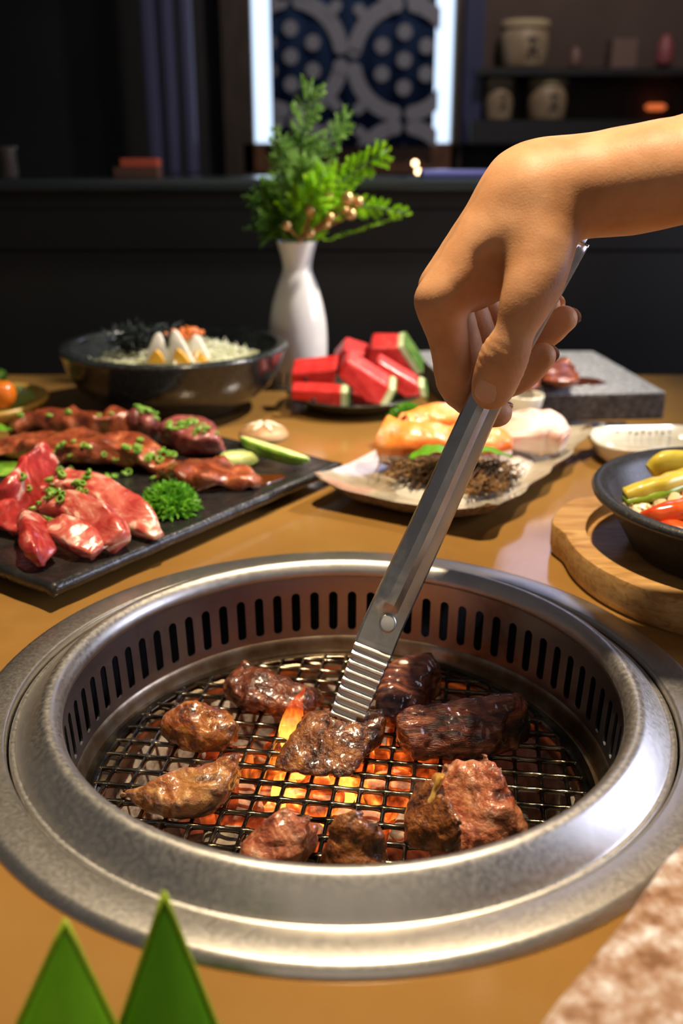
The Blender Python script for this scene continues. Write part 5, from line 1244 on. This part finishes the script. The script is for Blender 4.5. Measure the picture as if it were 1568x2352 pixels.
spear('bright green pointed leaf standing on the table before the grill', (150,2112), (42,2352), (250,2352), -.195, .012, M('spear_light', rough=.4, stops=[(.3,(.16,.46,.010)),(.7,(.22,.55,.02))], nscale=12, stretch=(8,8,1), tl=.45, coat=.15))
spear('taller darker green pointed leaf overlapping the grill flange', (377,2048), (278,2352), (484,2352), -.190, .014, MT['spear'])

# ------------------------------------------------------------------ background: curtain window, shelf, posts
YB = WY
def rect3(x0, y0, x1, y1, Y, th):      # pixel rectangle on the upright plane y = Y, extruded backwards
    ym = (max(y0, 0)+min(y1, 410))/2; a = PD(x0, y1, Y); b = PD(x1, y0, Y); a.x = PD(x0, ym, Y).x; b.x = PD(x1, ym, Y).x
    return box(((a.x+b.x)/2, Y+th/2, (a.z+b.z)/2), (abs(b.x-a.x), th, abs(b.z-a.z)))
def emat(name, col, st): 
    m = bpy.data.materials.new(name); m.use_nodes = True; nt = m.node_tree; b = nt.nodes['Principled BSDF']
    b.inputs['Base Color'].default_value = (.1,.1,.1,1); b.inputs['Emission Color'].default_value = (*col,1); b.inputs['Emission Strength'].default_value = st; return m
wn = bpy.data.objects.new('window_1', None); COL.objects.link(wn); wn['kind'] = 'structure'; wn['label'] = 'bright window behind a navy patterned curtain'
ww = PD(800, 330, YB-.06); wn.location = (ww.x, ww.y, ww.z); WL[wn] = Vector(wn.location)
mk('pane', *rect3(578, -420, 1040, 328, YB-.02, .01), emat('daylit_glass', (.62,.78,1.0), 1.15), wn, smooth=False)
mfr = M('brown_frame', rough=.5, stops=[(.4,(.030,.021,.015)),(.6,(.045,.032,.022))], nscale=20, stretch=(4,4,.6))
for nm, rc4 in (('jamb', (512,-430,580,410)), ('jamb', (1040,-430,1062,410)), ('sill', (560,330,1050,398))):
    mk(nm, *rect3(*rc4, YB-.07, .10), M('sill_wood', rough=.45, stops=[(.4,(.075,.030,.012)),(.6,(.12,.05,.02))], nscale=15) if nm == 'sill' else mfr, wn, smooth=False)
# curtain with white motifs
ct = thing('noren_curtain', 'navy blue hanging curtain printed with white ring and dot motifs', 'curtain', (PD(810,330,YB-.10).x, YB-.10, PD(810,330,YB-.10).z))
a = PD(624, 326, YB-.10); b = PD(1000, -430, YB-.10); a.x = PD(622, 165, YB-.10).x; b.x = PD(998, 165, YB-.10).x; a.z = PD(800, 336, YB-.10).z; V = []; F = []; nx = 40
for i in range(nx+1):
    x = a.x+(b.x-a.x)*i/nx
    for z in (a.z, b.z): V.append((x, YB-.10+.006*math.sin(i*.9), z))
F = [(2*i, 2*i+2, 2*i+3, 2*i+1) for i in range(nx)]
o = mk('cloth', V, F, M('navy_cloth', rough=.9, base=(.012,.036,.105), tl=.25), ct); cloth = o; sm_ = o.modifiers.new('t', 'SOLIDIFY'); sm_.thickness = .003
MT['motif'] = M('white_print', (.26,.27,.32), .9, tl=.3)
def motif(cx, cy, R):                   # pixel centre and radius of one roundel
    c = PD(cx, cy, YB-.112); k = R*((YB+CAMY)*_cp)/FPX; parts = []
    def disc(x, z, r_): 
        V = [(c.x+x+r_*math.cos(2*PI*i/20), c.y, c.z+z+r_*math.sin(2*PI*i/20)) for i in range(20)]; parts.append((V, [tuple(range(20))]))
    def band(pts, w_):
        n_ = len(pts); V = []
        for i in range(n_):
            d = Vector(pts[min(i+1, n_-1)])-Vector(pts[max(i-1, 0)]); d.normalize(); s_ = Vector((-d.y, d.x))
            for sg in (-1, 1): V.append((c.x+pts[i][0]+s_.x*sg*w_, c.y, c.z+pts[i][1]+s_.y*sg*w_))
        parts.append((V, [(2*i, 2*i+1, 2*i+3, 2*i+2) for i in range(n_-1)])); disc(pts[0][0], pts[0][1], w_); disc(pts[-1][0], pts[-1][1], w_)
    for i in range(7):
        r_ = 0 if i == 6 else k*.53; an = PI/2+i*PI/3; disc(r_*math.cos(an), r_*math.sin(an), k*.155)
    for q in range(4):
        a0 = PI/4+q*PI/2
        band([(k*1.05*math.cos(a0+t), k*1.05*math.sin(a0+t)) for t in np.linspace(-.60,.60,14)], k*.155)
        band([(k*rr*math.cos(a0), k*rr*math.sin(a0)) for rr in (1.12,1.34)], k*.11)
    return parts
parts = []
for cx, cy in ((668,130),(928,138),(668,-150),(928,-145),(660,398),(925,410)):
    parts += motif(cx, cy, 104)
parts = [([(q[0], q[1]-.00025*(i_ % 23), q[2]) for q in v_], f_) for i_, (v_, f_) in enumerate(parts)]
v, f = join(parts)
bm = bmesh.new(); vs_l = [bm.verts.new(q) for q in v]
for q in f: bm.faces.new([vs_l[i] for i in q])
for co, no in (((a.x+.004,0,0), (-1,0,0)), ((b.x+.010,0,0), (1,0,0)), ((0,0,a.z+.003), (0,0,-1))):
    bmesh.ops.bisect_plane(bm, geom=bm.verts[:]+bm.edges[:]+bm.faces[:], plane_co=co, plane_no=no, clear_outer=True)
bm.verts.index_update(); v = [tuple(q.co) for q in bm.verts]; f = [tuple(x.index for x in q.verts) for q in bm.faces]; bm.free()
o = mk('printed_motifs', v, f, MT['motif'], cloth, smooth=False, label='white ring and seven dot motifs'); sm_ = o.modifiers.new('t', 'SOLIDIFY'); sm_.thickness = .002
# tall dark posts with a lavender sheen put into their base colour
MT['sheen'] = M('lavender_sheen_post', (.10,.10,.19), .4, metal=.3, coat=.3)
for k, (x0, x1, st) in enumerate(((332,366,.055),(376,402,.022),(418,444,.030))):
    t = mk('door_post', *rect3(x0, -430, x1, 405, YB-.25-.02*k, .05), MT['sheen'], smooth=False); bevel(t, .01, 3)
    tag(t, ('broad glossy dark post with a lavender sheen painted into its colour beside the dark doorway', 'thin dim post between two glossy posts', 'slim glossy post next to the brown window frame')[k], 'post', 'glossy posts')
# shelf wall with sake barrels
v, f = rect3(1062, -430, 2000, 320, YB-.02, .01); o = mk('wall_right', v, f, M('mauve_wall', rough=.8, stops=[(.4,(.050,.032,.026)),(.65,(.075,.050,.045))], nscale=3), smooth=False); o['kind'] = 'structure'; o['label'] = 'dim mauve wall behind the shelves'
MT['shelf'] = M('dark_shelf', (.012,.012,.013), .5)
for k, (x0, y0, x1, y1) in enumerate(((1100,155,1900,172), (1080,276,1900,330))):
    o = mk('wall_shelf', *rect3(x0, y0, x1, y1, YB-.16, .15), MT['shelf'], smooth=False); tag(o, ('upper dark wall shelf holding the largest jar', 'lower dark counter under two small jars')[k], 'shelf')
o = mk('wall_column', *rect3(1066, -430, 1108, 330, YB-.10, .08), M('blue_column', (.020,.024,.075), .4, coat=.3), smooth=False); tag(o, 'narrow blue column beside the jar shelves', 'column')  # plain dark blue base colour, no emission
MT['jar'] = M('cream_jar', rough=.5, stops=[(.4,(.22,.16,.10)),(.65,(.30,.23,.15))], nscale=15); MT['ink'] = M('black_ink', (.03,.022,.018), .7); MT['rope'] = M('pale_rope_band', (.34,.27,.16), .8)
def jar(x0, y0, x1, y1, Y, lab):
    a = PD(x0, y1, Y); b = PD(x1, y0, Y); R = (b.x-a.x)/2; h_ = b.z-a.z; c = Vector(((a.x+b.x)/2, Y, a.z))
    t = thing('sake_barrel', lab, 'barrel', c, 'barrels on the wall shelves')
    bd_o = mk('body', *lathe([(.001,0),(R*.90,0),(R*.95,h_*.05),(R,h_*.45),(R*.96,h_*.80),(R*.90,h_*.82),(.001,h_*.82)], c, 40), MT['jar'], t)
    mk('lid', *lathe([(.001,h_*.82),(R*.99,h_*.82),(R*1.02,h_*.86),(R*1.0,h_*.98),(R*.9,h_),(.001,h_)], c, 40), MT['rope'], t)
    parts = []
    for (ax, az, bx, bz, wd) in ((-.05,.68,.40,.66,.05),(.18,.74,.12,.20,.05),(.14,.45,-.08,.18,.045),(.18,.45,.46,.2,.05),(.0,.42,.42,.44,.04)):
        V = []
        for i in range(9):
            q = i/8; x = (ax+(bx-ax)*q); z = az+(bz-az)*q
            for sg in (-1, 1):
                xx = x+(sg*wd if abs(bz-az) > abs(bx-ax) else 0); zz = z+(0 if abs(bz-az) > abs(bx-ax) else sg*wd)
                an = math.asin(max(-1, min(1, xx))); V.append((c.x+R*1.012*math.sin(an), c.y-R*1.012*math.cos(an), c.z+zz*h_*.82+.02*h_))
        parts.append((V, [(2*i, 2*i+1, 2*i+3, 2*i+2) for i in range(8)]))
    v, f = join(parts); mk('ink_mark', v, f, MT['ink'], bd_o, label='bold dark brush mark')
jar(1146,48,1262,157,YB-.09,'largest cream sake barrel with a brush mark on the upper shelf')
jar(1110,180,1180,276,YB-.09,'small cream sake barrel next to the blue column')
jar(1208,181,1304,276,YB-.09,'squat cream sake barrel on the lower counter')
for k, (x0,y0,x1,y1,col,lab) in enumerate(((1306,108,1336,155,(.13,.07,.06),'small mauve bottle on the upper shelf'),(1405,88,1462,155,(.13,.08,.07),'pale square box on the upper shelf'),(1505,80,1550,150,(.20,.05,.06),'dull red tin at the end of the upper shelf'))):
    a = PD(x0, y1, YB-.09); b = PD(x1, y0, YB-.09); R = (b.x-a.x)/2
    v, f = lathe([(.001,0),(R*.95,0),(R,.01),(R,(b.z-a.z)*.7),(R*.6,(b.z-a.z)*.85),(R*.5,(b.z-a.z)),(.001,(b.z-a.z))], ((a.x+b.x)/2, YB-.09, a.z), 28) if k != 1 else rect3(x0, y0, x1, y1, YB-.12, .07)
    o = mk(('shelf_bottle','shelf_box','shelf_tin')[k], v, f, M('shelf_item_%d' % k, col, .5), smooth=k != 1); tag(o, lab, ('bottle','box','tin')[k])
o = mk('exit_lamp', *lathe([(.001,-.008),(.022,-.008),(.030,0),(.022,.008),(.001,.008)], PD(1505,246,YB-.05), 24), emat('orange_lamp', (1,.20,.05), .55)); tag(o, 'small glowing orange lamp on the mauve wall', 'lamp')
for px, py, lab in ((953,375,'small round warm lamp glinting above the other near the window sill'), (960,394,'small round warm lamp glinting just over the booth ledge')):
    c = PD(px, py, YB-.3); o = mk('tea_light', *lathe([(.0005,-.006),(.004,-.005),(.006,0),(.004,.005),(.0005,.006)], c, 16), emat('warm_lamp', (1,.62,.32), 9)); tag(o, lab, 'lamp', 'warm lamps behind the ledge')
    o2 = mk('lamp_stand', *tube([(c.x, c.y, c.z-.005), (c.x, c.y, c.z-.3), (c.x, c.y, FZ)], .004, n=8), MT['shelf'], smooth=True); tag(o2, lab.replace('small round warm lamp', 'thin dark stand of the lamp'), 'stand', 'lamp stands')
# things on the booth ledge
LZ = PT
def ledge(px, Y=.90): return Vector((PD(px, 400, Y).x, Y, LZ))
c = ledge(325); t = thing('red_box', 'small red and brown box on the booth ledge', 'box', c)
v, f = box(c+Vector((-.004,0,.006)), (.055,.035,.012)); bevel(mk('box_base', v, f, M('brown_card', (.08,.035,.02), .6), t, smooth=False), .001)
v, f = box(c+Vector((0,0,.017)), (.046,.030,.010)); bevel(mk('red_lid', v, f, M('red_card', (.42,.07,.03), .5), t, smooth=False), .001)
c = ledge(24); v, f = lathe([(.001,0),(.009,0),(.010,.003),(.0095,.030),(.0115,.036),(.010,.036),(.0085,.030),(.0085,.004),(.001,.004)], c, 24, closed=True)
o = mk('glass_tumbler', v, f, M('dim_glass', (.25,.20,.15), .1, trans=.6), origin=c); tag(o, 'slim glass tumbler standing on the booth ledge', 'glass')
c = ledge(1045); v, f = box(c+Vector((0,0,.0045)), (.088,.035,.009)); o = bevel(mk('phone', v, f, M('lavender_case', (.16,.16,.42), .3, coat=.3), smooth=False), .004, 4); tag(o, 'lavender phone lying on the booth ledge', 'phone')
# lit upper window further along the back wall (outside the picture, mirrored in the table top)
v, f = box((.76, WY-.045, 1.30), (.44, .02, .60)); o = mk('window_2', v, f, emat('upper_window_glass', (.60,.64,1.0), 2.2), smooth=False); o['kind'] = 'structure'; o['label'] = 'lavender lit upper window'

# thin smoke drifting up in front of the slotted wall
def smoke_mat():
    m = bpy.data.materials.new('smoke'); m.use_nodes = True; nt = m.node_tree
    for n_ in list(nt.nodes):
        if n_.type == 'BSDF_PRINCIPLED': nt.nodes.remove(n_)
    out = nt.nodes['Material Output']; vs_ = nt.nodes.new('ShaderNodeVolumeScatter'); vs_.inputs['Color'].default_value = (.75,.82,1,1); vs_.inputs['Anisotropy'].default_value = .3
    tc = nt.nodes.new('ShaderNodeTexCoord'); mp = nt.nodes.new('ShaderNodeMapping'); mp.inputs['Scale'].default_value = (70,70,22); nt.links.new(tc.outputs['Object'], mp.inputs[0])
    t = nt.nodes.new('ShaderNodeTexNoise'); t.inputs['Scale'].default_value = 1; t.inputs['Detail'].default_value = 3; t.inputs['Distortion'].default_value = 1.5; nt.links.new(mp.outputs[0], t.inputs['Vector'])
    r = ramp(nt, [(.42,(0,0,0)),(.62,(1,1,1))]); nt.links.new(t.outputs['Fac'], r.inputs[0])
    mu = nt.nodes.new('ShaderNodeMath'); mu.operation = 'MULTIPLY'; mu.inputs[1].default_value = 9.0; nt.links.new(r.outputs[0], mu.inputs[0]); nt.links.new(mu.outputs[0], vs_.inputs['Density'])
    nt.links.new(vs_.outputs[0], out.inputs['Volume']); return m
pts = [PD(985,1520,.085), PD(1010,1450,.080), PD(1050,1390,.078), PD(1040,1320,.085), PD(1010,1260,.09)]
v, f = loft(pts, [.004,.012,.016,.012,.004], [.004,.010,.012,.010,.004], n=18, m=24, p=2, up=(0,1,0), amp=.003, freq=40)
o = mk('smoke_wisp', v, f, smoke_mat()); tag(o, 'thin bluish wisp of smoke rising past the slotted wall', 'smoke')

# soft food gives way where pieces lie against each other
from mathutils.bvhtree import BVHTree
bpy.context.view_layer.update()
def press(a, bs, off=.00015):
    me = a.data; inv = a.matrix_world.inverted()
    for b in bs:
        tree = BVHTree.FromPolygons([b.matrix_world @ v_.co for v_ in b.data.vertices], [tuple(p.vertices) for p in b.data.polygons])
        for v_ in me.vertices:
            p = a.matrix_world @ v_.co; h_ = tree.find_nearest(p, .03)
            if h_[0] is not None and (p-h_[0]).dot(h_[1]) < 0: v_.co = inv @ (h_[0]+h_[1]*off)
def kin(n): return sorted([o_ for o_ in bpy.data.objects if o_.type == 'MESH' and o_.name.split('.')[0] == n], key=lambda o_: o_.name)
sl_ = kin('raw_meat_slice')
for i in range(1, len(sl_)): press(sl_[i], sl_[:i])
press(kin('raw_meat_cube')[0], sl_)
bf = kin('sauced_beef'); press(bf[1], [bf[0]])
legs_ = [o_ for o_ in bpy.data.objects if o_.name.startswith('crab_leg')]
for i in (1, 2):
    lower = [c_o for l_ in sorted(legs_, key=lambda o_: o_.name)[:i] for c_o in l_.children if c_o.name.split('.')[0] in ('shell', 'belly', 'cut_end')]
    for c_o in sorted(legs_, key=lambda o_: o_.name)[i].children:
        if c_o.name.split('.')[0] in ('shell', 'belly', 'cut_end'): press(c_o, lower)
def parts_of(n): return [c_o for o_ in bpy.data.objects if o_.name.split('.')[0] == n and o_.parent is None for c_o in ([o_] if o_.type == 'MESH' else o_.children)]
zu, pe, on_, ch_ = parts_of('zucchini_strip'), parts_of('pepper_strip'), parts_of('onion_piece'), parts_of('chicken_piece')
r_of = lambda o_: o_.parent or o_
for i, a_ in enumerate(zu+pe): press(a_, [b_ for b_ in (zu+pe)[:i] if r_of(b_) != r_of(a_)])
for a_ in on_+ch_: press(a_, zu+pe)
for a_ in ch_: press(a_, on_)
gm = kin('grilled_meat'); press(gm[4], [gm[3]])
ew = kin('egg_white'); press(ew[2], [ew[1]])
# chopped scallion lies on whatever is beneath it
vs_, fs_ = [], []
for b in sl_+kin('raw_meat_cube')+kin('slab_top'):
    k0 = len(vs_); vs_ += [b.matrix_world @ v_.co for v_ in b.data.vertices]; fs_ += [tuple(i_+k0 for i_ in p.vertices) for p in b.data.polygons]
tree = BVHTree.FromPolygons(vs_, fs_)
for o_ in kin('chopped_scallion'):
    me = o_.data; off = o_.matrix_world.translation; n_ = 32
    for k0 in range(0, len(me.vertices), n_):
        vv_ = [me.vertices[k0+i_] for i_ in range(n_)]; c = sum((q.co for q in vv_), Vector())/n_+off
        h_ = tree.ray_cast(Vector((c.x, c.y, .12)), Vector((0,0,-1)))
        if h_[0] is not None:
            dz = h_[0].z-.0003-(min(q.co.z for q in vv_)+off.z)
            for q in vv_: q.co.z += dz
